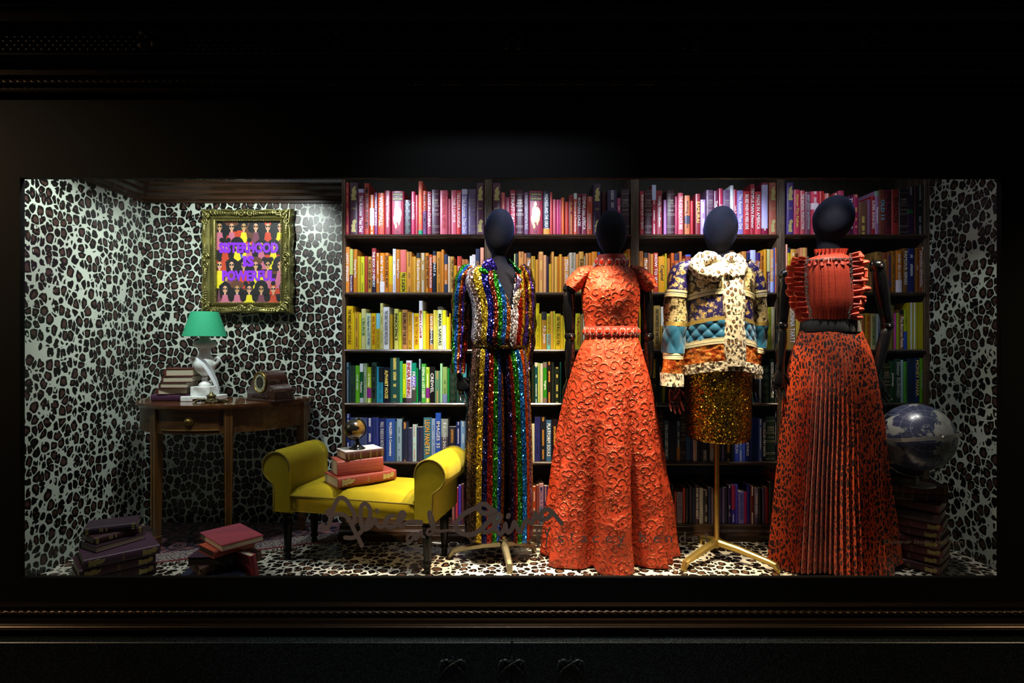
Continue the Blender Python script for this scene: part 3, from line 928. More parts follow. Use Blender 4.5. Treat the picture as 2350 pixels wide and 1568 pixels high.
ORD = ORD[:20]+['twentieth']+['twenty-'+x for x in ORD[1:10]]+['thirtieth']+['thirty-'+x for x in ORD[1:10]]
import colorsys
def cname(h):
    r, g, b = [int(h[i:i+2], 16)/255 for i in (0, 2, 4)]; H, L, S_ = colorsys.rgb_to_hls(r, g, b); H *= 360
    if L > .8 and S_ < .6: return 'white'
    if S_ < .14: return 'black' if L < .13 else 'grey' if L < .7 else 'white'
    if L < .09: return 'black'
    dk = 'dark ' if L < .25 else 'pale ' if L > .68 else ''
    if H < 14 or H >= 348: nm = 'pink' if L > .55 else 'red'
    elif H < 38: nm = 'orange' if L > .4 and S_ > .45 else 'brown'
    elif H < 68: nm = 'yellow' if L > .3 else 'olive'
    elif H < 165: nm = 'green'
    elif H < 200: nm = 'teal'
    elif H < 250: nm = 'blue'
    elif H < 300: nm = 'purple'
    else: nm = 'magenta' if L > .3 and S_ > .4 else 'plum'
    if nm == 'plum' and dk == 'dark ': dk = ''
    if nm == 'brown' and dk == 'pale ': nm, dk = 'tan', ''
    return dk+nm
rb = random.Random(3)
FIG_A = [(.1,.0),(.95,.0),(.95,.16),(.78,.2),(.85,.34),(1.0,.5),(.95,.72),(.72,.74),(.86,.98),(.6,.98),(.32,.84),(.2,.66),(.28,.5),(.05,.36),(.22,.2),(.1,.16)]
FIG_B = [(.12,0),(.88,0),(.88,.1),(.72,.3),(.8,.5),(.7,.62),(.92,.72),(1,.9),(.8,1),(.5,.98),(.24,.84),(.3,.6),(.08,.56),(.2,.36),(.12,.1)]
BLOT = [(.35,0),(.45,.06),(.32,.2),(.5,.24),(.62,.1),(.72,.16),(.9,.3),(.96,.5),(.88,.72),(.7,.8),(.5,.78),(.62,.88),(.5,1),(.3,.92),(.36,.82),(.16,.76),(.1,.5),(0,.38),(.14,.14),(.22,.04)]
def gilt(mb, poly, x0, x1, z0, z1, y):
    n_ = len(poly); r_ = random.Random(n_)
    Pp = []
    for i in range(n_):
        a, b = poly[i], poly[(i+1) % n_]; Pp.append(a); Pp.append(((a[0]+b[0])/2+r_.uniform(-.05, .05), (a[1]+b[1])/2+r_.uniform(-.02, .02)))
    mb.prism([(x0+(x1-x0)*a, z0+(z1-z0)*b) for a, b in Pp], y, y+.0006)
ALL = []
for row, bay, ox, oy, k, s in BOOKS:
    L_ = []
    for line in s.split('\n'):
        a, *rest = line.split(';'); p = a.split()
        u0, u1, v0 = [float(x) for x in p[:3]]
        L_.append([row, bay, ox+u0/k, ox+u1/k, oy+v0/k, p[3], p[4] if len(p) > 4 else 'w', rest[0] if rest else '', rest[1] if len(rest) > 1 else '', oy, k])
    L_.sort(key=lambda b: b[2])
    for i, b in enumerate(L_):
        # the page width of a book ends where its neighbour begins
        b.append(i+1); ALL.append(b)
area_ = sorted([(b[3]-b[2])*(ROWY[b[0]]-b[4]) for b in ALL], reverse=True)
CUT = area_[min(len(area_)-1, 284)]
rest_mb = MB(); rest_cols = []
lastx = {}
for b in ALL:
    row, bay, xa, xb, yt, col, ink, txt, opt, oy, k, nth = b
    Y = YC+.012+rb.uniform(0, .006)+(.03 if 'Z' in opt else 0)
    x0, x1 = XX(xa, Y), XX(xb, Y)
    lo_ = XX(UPX[bay][1], YC)+.0015; hi_ = XX(UPX[bay+1][0], YC)-.0015
    x0 = max(x0, lo_, lastx.get((row, bay), -9)+.0004); x1 = min(x1, hi_)
    if x1-x0 < .004: x1 = x0+.005
    if x1 > hi_: x0, x1 = hi_-.006, hi_
    lastx[(row, bay)] = x1
    z0 = ROWZ[row]; z1 = max(z0+.08, ZZ(yt, Y)); d = min(.235, (z1-z0)*rb.uniform(.62, .72)); w = x1-x0
    c = lin(col)
    if (xb-xa)*(ROWY[row]-yt) < CUT:
        n0 = len(rest_mb.f); cover_mesh(rest_mb, x0, x1, Y, d, z0, z1, .4); rest_mb.box(x0+.0015, x1-.0015, Y+.005, Y+d-.003, z0+.002, z1-.003)
        rest_cols += [(c, f < len(rest_mb.f)-6) for f in range(n0, len(rest_mb.f))]
        continue
    look = cname(col)
    bits = []
    if 'T:' in opt: bits.append(cname(opt.split('T:')[1][:6])+' top')
    elif 'B:' in opt: bits.append(cname(opt.split('B:')[1][:6])+' foot')
    elif 'M:' in opt: bits.append(cname(opt.split('M:')[1][:6])+' panel')
    elif 'G' in opt: bits.append('gilt figures')
    elif opt == 'I': bits.append('big gilt blot')
    elif opt == 'E': bits.append('banded spine')
    elif opt == 'K': bits.append('ornate spine')
    size = 'thick ' if w > .042 else 'slim ' if w < .018 else ''
    lab = f"{size}{look} book"+(' with '+bits[0] if bits else '')+f", {ORD[nth]} from left, {ROWN[row]}, {BAYN[bay]}"
    root = thing('book', lab, 'book', ((x0+x1)/2, Y, z0), f'books on the {ROWN[row]}')
    m = MB(); cover_mesh(m, x0, x1, Y, d, z0, z1, .5 if w > .02 else .2)
    o = obj('cover', m, BOOKM, root); colattr(o.data, 'Col', c)
    plain = not txt and not opt
    ic = lin(INKS.get(ink, 'e8d060')); colattr(o.data, 'Ink', ic, 1.0 if (plain or (opt and not txt and opt[0] in 'TMB')) else 0.0)
    m = MB(); m.box(x0+.002, x1-.002, Y+.0052, Y+d-.004, z0+.002, z1-.004); obj('page_block', m, PAGES, root)
    yf = Y-min(.005, w*.22)*(.5 if w > .02 else .2)-.0006
    for part in (opt.split(',') if ':' in opt else []):
        kd, r_ = part.split(':'); hc, vv = r_.split('@')
        if kd == 'M': va, vb = [float(q) for q in vv.split('-')]; za, zb_ = ZZ(oy+vb/k, Y), ZZ(oy+va/k, Y)
        elif kd == 'T': za, zb_ = ZZ(oy+float(vv)/k, Y), z1-.0004
        else: za, zb_ = z0+.0005, ZZ(oy+float(vv)/k, Y)
        if zb_-za < .002: continue
        mm = MB(); kk = 5; bul = min(.005, w*.22)*(.5 if w > .02 else .2); xc = (x0+x1)/2
        pts = [(xc-(w/2+.0002)*math.cos(PI*i/kk), Y+.004-(.0045)*math.sin(PI*i/kk)**.6-bul*math.sin(PI*i/kk)-.0002) for i in range(kk+1)]
        mm.prism(pts, za, zb_, 'z'); obj('colour_block', mm, mat('block_'+hc, hc, .45, 0, .08, 60, .03), root)
    if opt == 'E':
        mm = MB(); H = z1-z0
        for f_ in (.16, .19, .43, .46, .62, .65, .9, .05): mm.box(x0-.0003, x1+.0003, yf-.0006, Y+.004, z0+H*f_, z0+H*f_+.0012)
        tag(obj('gilt_bands', mm, mat('worn_silver_gilt', 'b8ac98', .4, .3), root), kind='stuff')
        if w > .03:
            for zf, bd, hh in ((.76, 'THE OBSERVER', .012), (.7, 'ENCYCLOPEDIA', .010), (.54, 'VOLUME', .008)):
                text('title', bd, mat('worn_silver_gilt', 'b8ac98'), root, frontM((x0+x1)/2, yf-.0009, z0+H*zf), w*.72, hh)
    if 'G' in opt:
        H = z1-z0
        for fig, fa, fb in ((FIG_B, .05, .29), (FIG_A, .66, .93)):
            mm = MB(); gilt(mm, fig, x0+w*.14, x1-w*.14, z0+H*fa, z0+H*fb, yf-.0004); obj('gilt_figure', mm, GOLD, root)
        text('title', txt, GOLD, root, frontM((x0+x1)/2, yf-.0006, z0+H*.5), w*.5, .012)
    elif opt == 'I':
        H = z1-z0
        mm = MB(); gilt(mm, BLOT, x0+w*.14, x1-w*.16, z0+H*.14, z0+H*.76, yf-.0004); obj('gilt_blot', mm, GOLD, root)
        mm = MB()
        for fa in (.78, .88): mm.box(x0+w*.1, x1-w*.1, yf-.0006, Y+.004, z0+H*fa, z0+H*(fa+.08))
        obj('title_label', mm, mat('black_label', '0a0a0a', .5), root)
        for fa, bd in ((.92, 'THE INSTRUCTIONS'), (.82, 'ADAM LEVIN')): text('title', bd, inkm('y'), root, frontM((x0+x1)/2, yf-.0009, z0+H*fa), w*.72, .010)
        text('title', 'H', inkm('k'), root, frontM((x0+x1)/2, yf-.0006, z0+H*.06), .012, .012, .02)
    elif opt == 'K':
        H = z1-z0; mm = MB()
        for q in range(5):
            for s_ in (.42, .3): 
                zc = z0+H*(.1+.19*q); aa, bb_ = w*s_, H*.085*s_/.42
                mm.prism([((x0+x1)/2+aa, zc), ((x0+x1)/2, zc+bb_), ((x0+x1)/2-aa, zc), ((x0+x1)/2, zc-bb_)], yf-.0004-.0003*(s_ < .4), yf+.002)
        obj('tooling', mm, mat('blind_tooling', '2c3a2c', .4), root)
    elif txt:
        it = inkm(ink) if ink in INKS else inkm('r')
        H = z1-z0; full = len(txt) > 13
        big = 'T:' in opt and float(opt.split('T:')[1].split('@')[1].split(',')[0])/k+oy-yt > 30
        zc = z0+H*(.52 if full else .55); L_ = H*(.8 if full else min(.8, .075*len(txt)+.1))
        if ':' in opt and 'T:' in opt: zc = z0+(ZZ(oy+float(opt.split('T:')[1].split('@')[1].split(',')[0])/k, Y)-z0)*.5 if not big or True else zc; L_ = min(L_, (zc-z0)*1.8)
        if L_ > .03: text('title', txt, it, root, spineM((x0+x1)/2, yf-.0009, zc), L_, min(w*.62, .02 if full else .03), .01)
o = obj('book_remainder', rest_mb, BOOKM)
at = o.data.color_attributes.new('Col', 'FLOAT_COLOR', 'CORNER'); at2 = o.data.color_attributes.new('Ink', 'FLOAT_COLOR', 'CORNER')
bufc = []; pg = lin('d8cfb8')
for p, (c, cov) in zip(o.data.polygons, rest_cols): bufc += list(c if cov else pg)*len(p.vertices)
at.data.foreach_set('color', bufc); at2.data.foreach_set('color', [1., 1., 1., .0]*len(at2.data))
tag(o, 'the thinnest paperbacks squeezed between the larger books on all the shelves', 'books', 'thin paperbacks', 'stuff')
# ================================================================ lying books in stacks
def lying(loc, yaw, L, Wd, T, col, label, group, pages='back', gilt_=None, spine='front', top=None, rag=False, name='book', roll=0):
    """book lying flat; loc = its near left bottom corner, L along the near edge, Wd away from it; spine on the near ('front') or the far / left side"""
    M = Matrix.Translation(loc) @ Matrix.Rotation(math.radians(yaw), 4, 'Z') @ Matrix.Rotation(math.radians(roll), 4, 'Y')
    t = thing(name, label, 'book', Vector(loc), group)
    cm = mat('cloth_'+col, col, .5, 0, .25, 50, .12); b = .0028
    m = MB(M)
    if spine == 'front':      # profile in (y,z), run along x
        pr = [(Wd, 0), (.006, 0)]+[(.006-.008*math.sin(PI*i/6), T/2-T/2*math.cos(PI*i/6)) for i in range(1, 6)]+[(.006, T), (Wd, T), (Wd, T-b), (.008, T-b), (.008, b), (Wd, b)]
        m.prism(pr, 0, L, 'x'); pb = (.004, L-.004, .008, Wd-.004)
    elif spine == 'back':
        pr = [(0, 0), (Wd-.006, 0)]+[(Wd-.006+.008*math.sin(PI*i/6), T/2-T/2*math.cos(PI*i/6)) for i in range(1, 6)]+[(Wd-.006, T), (0, T), (0, T-b), (Wd-.008, T-b), (Wd-.008, b), (0, b)]
        m.prism(pr, 0, L, 'x'); pb = (.004, L-.004, .004, Wd-.008)
    else:                     # spine on the left: profile in (x,z) run along y
        pr = [(L, 0), (.006, 0)]+[(.006-.008*math.sin(PI*i/6), T/2-T/2*math.cos(PI*i/6)) for i in range(1, 6)]+[(.006, T), (L, T), (L, T-b), (.008, T-b), (.008, b), (L, b)]
        m.prism(pr, 0, Wd, 'y'); pb = (.008, L-.004, .004, Wd-.004)
    obj('cover', m, cm, t)
    m = MB(M); m.box(pb[0], pb[1], pb[2], pb[3], b, T-b); obj('page_block', m, PAGESF if pages != 'dark' else mat('stained_page_edges', '2a2218', .8, 0, .3, 120, .2), t)
    if top: m = MB(M); m.box(.001, L-.001, .012, Wd-.001, T, T+.0006); obj('front_board', m, mat('cloth_'+top, top, .5, 0, .2, 50, .1), t)
    if gilt_ and spine == 'front':
        g = mat('dull_gilt', 'a8985c', .45, .3, .3, 60, .1)
        if 'G' in gilt_:
            for fig, a0, a1 in ((FIG_A, .06, .27), (FIG_B, .76, .96)):
                m = MB(M)
                # figures lie along the spine
                P_ = [(L*(a0+(a1-a0)*bb), T*(.14+.72*aa)) for aa, bb in fig]; m.prism(P_, -.0032, -.0005); obj('gilt_figure', m, g, t)
            text('title', gilt_[1:], g, t, M @ Matrix(((0,1,0,L*.5),(0,0,-1,-.0036),(-1,0,0,T/2),(0,0,0,1))), T*.6, .012)
        if 'B' in gilt_:
            m = MB(M)
            for f_ in (.05, .075, .2, .36, .38, .62, .64, .8, .93, .955): m.box(L*f_, L*f_+.0018, -.0034, .004, T*.06, T*.94)
            tag(obj('gilt_bands', m, g, t), kind='stuff')
        if 'D' in gilt_:
            m = MB(M)
            for f_ in (.03, .90):
                for q in range(3):
                    zc = T*(.2+.3*q); m.prism([(L*f_+.018, zc), (L*f_+.009, zc+T*.14), (L*f_, zc), (L*f_+.009, zc-T*.14)], -.0034, -.0005)
            for f_ in (.3, .34, .42): m.box(L*f_, L*f_+.006, -.0032, -.0005, T*.25, T*.75)
            tag(obj('gilt_ornament', m, g, t), kind='stuff')
    if rag:
        m = MB(M); rr = random.Random(5)
        for q in range(16): 
            x = rr.uniform(.0, .014); z = rr.uniform(.1, .95)*T; m.ball((x, -.003, z), rr.uniform(.002, .0045), 6, 4)
        tag(obj('frayed_edge', m, mat('frayed_cloth', '8a6a50', .9), t), kind='stuff')
    return t
# stack on the floor at far left
g1 = 'old books stacked on the floor beside the left wall'
for k, (z, lb, cl) in enumerate(((0, 'bottom plum volume with gilt figures in the stack by the left wall', '40262e'), (.049, 'second plum volume from the floor with bright gilt figures, left wall stack', '44202c'), (.098, 'widest upper plum volume with faint gilt figures, left wall stack', '472a3c'))):
    lying((-2.055+.006*k*(-1)**k, 2.695+.003*k, z), 45.5-1.5*k, .315, .25, .047, cl, lb, g1, gilt_='G'+('192', '193', '193')[k])
lying((-2.05, 2.79, .1465), 62, .235, .155, .028, '2c1620', 'dark book lying pages outward on the plum volumes, left wall stack', g1, spine='back')
lying((-2.084, 2.822, .176), 57, .225, .15, .034, '3c1a22', 'dark red book with gilt spine ends second from the top, left wall stack', g1, gilt_='D')
lying((-2.16, 2.853, .2115), 26, .225, .15, .034, '34202e', 'topmost worn purple book of the left wall stack', g1, gilt_='D')
# stack on the rug before the table
g2 = 'battered books stacked on the floor before the table'
lying((-1.60, 2.70, 0), 8, .30, .24, .056, '1c2440', 'navy book at the foot of the stack before the table', g2, gilt_='B')
lying((-1.50, 2.72, .058), 44, .29, .19, .045, '4a2820', 'thick brown book with a frayed spine in the stack before the table', g2, gilt_='B', rag=True, pages='dark')
lying((-1.575, 2.745, .1045), 4, .21, .23, .038, '3a2238', 'torn purple book with dark page edges, middle of the stack before the table', g2, pages='dark', spine='back')
lying((-1.43, 2.72, .144), 52, .20, .17, .034, '8a3420', 'rusty orange book below the pink one, stack before the table', g2, pages='dark', top='a84830')
lying((-1.392, 2.715, .180), 48, .205, .29, .029, '7c2434', 'dusty pink book on top of the stack before the table', g2, spine='back', top='9c4452')
lying((-1.235, 2.79, .0), 60, .155, .13, .028, '7c2030', 'red book leaning upright at the right of the stack before the table', g2, roll=-100)
# stack on the bench
SEAT = .421
lying((-.907, 2.955, SEAT), 39, .335, .20, .052, '8c3828', 'wide red brown book with gilt figures at the bottom of the bench stack', 'books on the bench', gilt_='G193')
lying((-.925, 3.0, SEAT+.0535), 31, .25, .15, .078, '9c4434', 'thickest red book in the middle of the bench stack', 'books on the bench', gilt_='x')
lying((-.885, 3.02, SEAT+.133), 36, .215, .155, .042, '4c2018', 'brown leather book with a pale top and gilt bands on the bench stack', 'books on the bench', gilt_='B', top='d8d4cc')
# stack on the half round table
TZ = .836
for k, (xa, xb, T, cl, yaw, lb) in enumerate(((347, 431, .040, '44203c', 7, 'wide purple book at the bottom of the pile on the half-round table'),
        (361, 425, .037, '5c2828', 10, 'red brown book second from the bottom of the pile on the half-round table'),
        (366, 428, .033, '4c2024', 2, 'thin dark red book in the middle of the pile on the half-round table'),
        (372, 438, .036, '5a2a2a', 9, 'second book from the top of the pile on the half-round table'),
        (379, 439, .044, '6c3026', 12, 'brown-spined topmost book of the pile on the half-round table'))):
    z = TZ+sum((.040, .037, .033, .036, .044)[:k])+.0008*(k+1)
    lying((XX(xa, 3.34), 3.335, z), yaw, (xb-xa)*3.34/FPX, .145, T, cl, lb, 'books on the half-round table', spine='left' if k else 'front')
# stack under the large globe
g4 = 'old volumes stacked under the large globe'
zz = 0; info = [(-48, .048, '49232a', 'G192', 'lowest gilt volume of the tall stack under the large globe'), (-50, .047, '622a34', 'G193', 'second volume from the floor under the large globe'),
 (-47, .048, '692d38', 'G193', 'third volume from the floor, gilt figure, under the large globe'), (-49, .047, '5b2631', 'G193', 'fourth volume from the floor, gilt figure, under the large globe'),
 (-46, .048, '652d3f', 'G192', 'fifth volume from the floor, year on its spine, under the large globe'), (-44, .049, '702d3b', 'G197', 'topmost of the gilt figure volumes under the large globe'),
 (-45, .048, '4d383f', None, 'dark worn book in the upper half of the stack under the large globe'), (-46, .05, '65343b', 'x', 'scuffed maroon book, third from the top under the large globe'),
 (-20, .046, '54312d', 'B', 'second book from the top under the large globe'), (-17, .047, '65312d', 'B', 'top book carrying the base of the large globe')]
for k, (yaw, T, cl, gl, lb) in enumerate(info):
    T *= .905
    big = gl and gl[0] == 'G'; L = .265 if big else .25; Wd = .22 if big else .18
    ex, ey = (2.175+.01*((k*7) % 3-1), 2.865+.008*((k*5) % 3)) if k < 8 else (2.245, 2.915)
    a = math.radians(yaw); lying((ex-L*math.cos(a), ey-L*math.sin(a), zz), yaw, L, Wd, T, cl, lb, g4, gilt_=gl); zz += T+.0006
STZ = zz

# ================================================================ rug
n = NT('persian_rug'); v = n.uv(); sx = n('SeparateXYZ', iVector=v); U, V_ = sx.outputs[0], sx.outputs[1]   # V = distance from the front edge, U along it (m)
nv = lin('14162c'); cr = lin('8c8278'); rd = lin('6c1c20'); rs = lin('8c4430'); bl = lin('4a5878')
vo = n.voro(v, 9, 'F1', rnd=.5, dims='2D'); sp = n.math('SINE', n.math('ADD', n.math('MULTIPLY', vo, 15), n.math('MULTIPLY', n.noise(v, 22, 2), 6)))
fld = n.ramp(n.math('ADD', n.math('MULTIPLY', sp, .5), .5), [(0, nv), (.35, rd), (.5, cr), (.62, nv), (.8, bl), (.93, rs)], 'CONSTANT')
vb = n.voro(v, 15, 'F1', rnd=.6, dims='2D'); sb = n.math('SINE', n.math('ADD', n.math('MULTIPLY', vb, 11), n.math('MULTIPLY', n.noise(v, 26, 2), 5)))
bord = n.ramp(n.math('ADD', n.math('MULTIPLY', sb, .5), .5), [(0, cr), (.3, nv), (.55, rd), (.7, bl), (.85, cr)], 'CONSTANT')
st = n.ramp(n.math('MULTIPLY', V_, 1.0), [(0, (0,0,0,1)), (.02, (1,1,1,1)), (.15, (0,0,0,1)), (.158, (1,1,1,1)), (.166, (0,0,0,1)), (.2, (1,1,1,1)), (.206, (0,0,0,1))], 'CONSTANT')
bd = n.math('LESS_THAN', V_, .15)
base_ = n.mix(bd, fld, bord)
line = n.ramp(V_, [(0, (1,1,1,1)), (.012, (0,0,0,1)), (.15, (1,1,1,1)), (.156, (0,0,0,1)), (.2, (1,1,1,1)), (.206, (0,0,0,1)), (.30, (1,1,1,1)), (.306, (0,0,0,1))], 'CONSTANT')
n.set(col=n.mix(line, base_, rd), rough=.95, spec=.1, sheen=.2, normal=n.bump(n.noise(v, 500, 2), .5, .004)); RUG = n.m
A, B = Vector((-1.97, 2.99, 0)), Vector((-1.03, 3.37, 0)); dd = (B-A).normalized(); nn = Vector((-dd.y, dd.x, 0))
poly = [A, B, Vector((-1.03, YB-.012, 0)), Vector((-2.36, YB-.012, 0)), Vector((-2.36, 3.55, 0)), Vector((-2.22, 3.48, 0))]
tR = thing('rug', 'patterned navy and red oriental rug under the half-round table', 'rug', A)
m = MB(); vs = [p+Vector((0,0,z)) for z in (.001, .009) for p in poly]; N_ = len(poly)
uvp = [((p-A).dot(dd), (p-A).dot(nn)) for p in poly]
m.add(vs, [list(range(N_, 2*N_)), list(range(N_))[::-1]]+[[i, (i+1) % N_, N_+(i+1) % N_, N_+i] for i in range(N_)], [uvp, uvp[::-1]]+[[uvp[i], uvp[(i+1) % N_]]+[uvp[(i+1) % N_], uvp[i]] for i in range(N_)])
obj('pile', m, RUG, tR)
m = MB(); rf = random.Random(2); Lr = (B-A).length
for i in range(230):
    s_ = rf.uniform(0, Lr); p = A+dd*s_; l = rf.uniform(.02, .034); q = rf.uniform(-.4, .4)
    p2 = p-nn*l+dd*l*q; m.tube([p+Vector((0,0,.005)), (p+p2)/2+Vector((0,0,.009)), p2+Vector((0,0,.003))], [.0016, .0018, .001], 4)
tag(obj('fringe', m, mat('wool_fringe', 'b8b0a4', .95), tR), 'grey white fringe', kind='stuff')

# ================================================================ half round table
MAH = wood('mahogany_veneer', '40240e', '85592a', .42, 'x', 1, .05); MAHV = wood('mahogany_leg', '44280f', '7c5426', .3, 'z', 1, .2)
INLAY = mat('pale_inlay', 'a87c3c', .4)
BRASS = mat('aged_brass', 'a88c48', .28, .9, .2, 30, .1)
tc = Vector((-1.79, 3.615, 0)); ta, tb_ = .515, .50; ty = math.radians(6)
def ell(a, s_=1.0, inset=0): 
    x, y = (ta-inset)*math.cos(a), -(tb_-inset)*math.sin(a); return Vector((tc.x+x*math.cos(ty)-y*math.sin(ty), tc.y+x*math.sin(ty)+y*math.cos(ty), 0))
tb = thing('console_table', 'half-round mahogany side table with inlaid legs against the patterned wall', 'table', (tc.x, tc.y, 0))
NA = 40
def slab(mb, inset, z0, z1):
    pts = [ell(PI-PI*i/NA, 1, inset) for i in range(NA+1)]; mb.prism([(p.x, p.y) for p in pts], z0, z1, 'z')
m = MB()
for ins, z0, z1 in ((.006, TZ-.004, TZ), (.001, TZ-.009, TZ-.004), (.004, TZ-.0105, TZ-.009), (.0, TZ-.016, TZ-.0105), (.004, TZ-.0175, TZ-.016), (.001, TZ-.023, TZ-.0175)): slab(m, ins, z0, z1)
obj('table_top', m, wood('mahogany_top', '4a2810', '7c4c26', .16, 'x', 1, .6), tb)
def apron(a0, a1, z0, z1, ins0, ins1, name, mt, n_=24):
    m = MB(); o_ = [ell(a0+(a1-a0)*i/n_, 1, ins0) for i in range(n_+1)]; i_ = [ell(a0+(a1-a0)*i/n_, 1, ins1) for i in range(n_+1)]
    m.prism([(p.x, p.y) for p in o_+i_[::-1]], z0, z1, 'z'); return obj(name, m, mt, tb)
AZ0, AZ1 = TZ-.155, TZ-.023
apron(PI*.985, PI*.015, AZ0, AZ1, .022, .045, 'apron', MAH, 40)
apron(PI*.99, PI*.01, AZ0-.006, AZ0, .019, .047, 'apron_bead', MAHV, 40)
# drawer front and knob
def ang(px):  # angle on the front whose picture column is px
    best = min((abs(ell(a*.01*PI, 1, .02).x/ell(a*.01*PI, 1, .02).y*FPX+1175-px), a) for a in range(5, 96)); return best[1]*.01*PI
a0, a1 = ang(370), ang(502)
dr = apron(a0, a1, AZ0+.018, AZ1-.012, .0185, .03, 'drawer', MAH, 14)
for (b0, b1, z0, z1) in ((a0, a1, AZ0+.014, AZ0+.018), (a0, a1, AZ1-.012, AZ1-.008)): apron(b0, b1, z0, z1, .016, .03, 'cock_bead', INLAY, 14)
p = ell(ang(432), 1, .018); pz_ = (AZ0+AZ1)/2; fr0 = (p-tc); fr0.z = 0; d_ = Vector((fr0.x/ta**2, fr0.y/tb_**2, 0)).normalized()
Mk = Matrix.Translation((p.x, p.y, pz_)) @ d_.to_track_quat('Z', 'Y').to_matrix().to_4x4()
m = MB(Mk); m.lathe([(.022, 0), (.024, .003), (.019, .005), (.012, .006), (.008, .010), (.014, .016), (.016, .021), (.012, .026), (.003, .028)], (0,0,0), 24); obj('knob', m, BRASS, tb, True)
def tleg(px, lab=None):
    a = ang(px); p = ell(a, 1, .034); ya = math.atan2(p.y-tc.y, p.x-tc.x)+PI/2
    M = Matrix.Translation((p.x, p.y, 0)) @ Matrix.Rotation(ya, 4, 'Z')
    m = MB(M); sq = lambda h, z: [(-h,-h,z),(h,-h,z),(h,h,z),(-h,h,z)]
    m.rings([sq(.013, .0096), sq(.019, .075), sq(.021, .085), sq(.0215, .09), sq(.0165, .092), sq(.024, AZ0), sq(.024, AZ1)]); g = obj('leg', m, MAHV, tb)
    m = MB(M)
    for sx_ in (-1, 1): m.box(sx_*.014-.001, sx_*.014+.001, -.0248, -.022, .14, AZ1-.015)
    obj('inlay', m, INLAY, g); return g
tleg(353); tleg(527); tleg(697)

# ================================================================ marble lamp
MARB = NT('white_marble'); v = MARB.obj(); f = MARB.noise(v, 14, 6, .6, 2.5)
MARB.set(col=MARB.ramp(f, [(.3, lin('c8ccc8')), (.45, lin('eef0ec')), (.7, lin('fafaf6'))]), rough=.3, sub=.15); MARB = MARB.m
YL = 3.42; lx = XX(470, YL); kk = YL/FPX
lp = thing('table_lamp', 'white marble urn lamp with a green shade on the half-round table', 'lamp', (lx, YL, TZ))
def zl(py): return ZZ(py, YL)-TZ
m = MB(); m.box(lx-38*kk, lx+36*kk, YL-.085, YL+.085, TZ, TZ+.03, .003); m.box(lx-22*kk, lx+22*kk, YL-.055, YL+.055, TZ+.03, TZ+.085, .003); obj('base', m, MARB, lp)
z_ = lambda py: ZZ(py, YL)-TZ+.0
b0 = .085
prof = [(.030, b0), (.034, b0+.008), (.030, b0+.016), (.018, b0+.03), (.013, b0+.045), (.017, b0+.052), (.018, b0+.058), (.014, b0+.064), (.03, b0+.08), (.052, b0+.105), (.062, b0+.135), (.06, b0+.16), (.045, b0+.185), (.034, b0+.205), (.03, b0+.225), (.030, b0+.245)]
H = z_(800)
prof = [(r, b0+(zz_-b0)*(H-b0)/(.245)) for r, zz_ in prof]
prof += [(.034, z_(799)), (.060, z_(796)), (.066, z_(791)), (.06, z_(785)), (.03, z_(781)), (.028, z_(776)), (.032, z_(768)), (.02, z_(766)), (.012, z_(755)), (.012, z_(735))]
m = MB(); m.lathe(prof, (lx, YL, TZ), 40); obj('urn', m, MARB, lp, True)
for sx in (-1, 1):
    m = MB(); cz = TZ+z_(828)
    m.tube([(lx+sx*.05, YL, cz-.03), (lx+sx*.075, YL, cz-.012), (lx+sx*.088, YL, cz+.008), (lx+sx*.078, YL, cz+.02), (lx+sx*.055, YL, cz+.012)], [.008, .009, .011, .009, .008], 10); obj('handle', m, MARB, lp, True)
m = MB(); r0, r1 = 46.5*kk, 29*kk; z0, z1 = TZ+z_(772), TZ+z_(716)
for q, (ra, rb_) in enumerate(((r0, r1), (r0-.003, r1-.003))):
    m.grid(lambda i, j, ra=ra, rb_=rb_: (lx+(ra+(rb_-ra)*j)*math.cos(2*PI*i/64), YL+(ra+(rb_-ra)*j)*math.sin(2*PI*i/64), z0+(z1-z0)*j), 64, 2, True)
for z, r in ((z0, r0), (z1, r1)): m.grid(lambda i, j: (lx+(r-.003*j)*math.cos(2*PI*i/64), YL+(r-.003*j)*math.sin(2*PI*i/64), z), 64, 2, True)
n = NT('green_shade_cloth'); v = n.obj(); f = n.noise(n.mapping(v, (300, 300, 60)), 1, 2)
n.set(col=n.mix(f, lin('14805a'), lin('2aa878')), rough=.8, normal=n.bump(f, .15, .001)); obj('lamp_shade', m, n.m, lp, 'auto')

# ================================================================ quill in a bronze inkwell
YQ = 3.30; qx = XX(485, YQ); TW = TZ
BRZ = mat('antique_bronze', '6a6040', .38, .8, .35, 50, .3)
iw = thing('inkwell', 'ornate bronze leaf-shaped inkwell on the half-round table', 'inkwell', (qx, YQ, TZ))
m = MB()
for k in range(9):
    a = k*2*PI/9+.2
    def P(i, j):
        u = (i/6-.5); v = j/6; L = .075+.02*((k*5) % 3); w = .034*math.sin(PI*(v*.85+.08)); ca, sa = math.cos(a), math.sin(a)
        x = v*L; y = u*2*w; z = .004+.012*(1-v)+.009*math.sin(v*5+k)*v+.008*abs(u)*2*v
        return (qx+x*ca-y*sa, YQ+.6*(x*sa+y*ca), TZ+z)
    m.grid(P, 7, 7); m.grid(lambda i, j: Vector(P(6-i, j))-Vector((0,0,.004)), 7, 7)
obj('leaf_tray', m, BRZ, iw, True)
m = MB(); m.lathe([(.03, .004), (.032, .012), (.024, .022), (.022, .03), (.028, .036), (.02, .044), (.010, .05), (.010, .056), (.004, .06)], (qx, YQ, TZ), 20); obj('well', m, BRZ, iw, True)
ft = thing('quill_feather', 'white quill feather standing in the bronze inkwell', 'feather', (XX(503, YQ), YQ, TZ+.03))
FE = mat('white_feather', 'd8dce0', .7, 0, .06, 60, .05, sheen=.4)
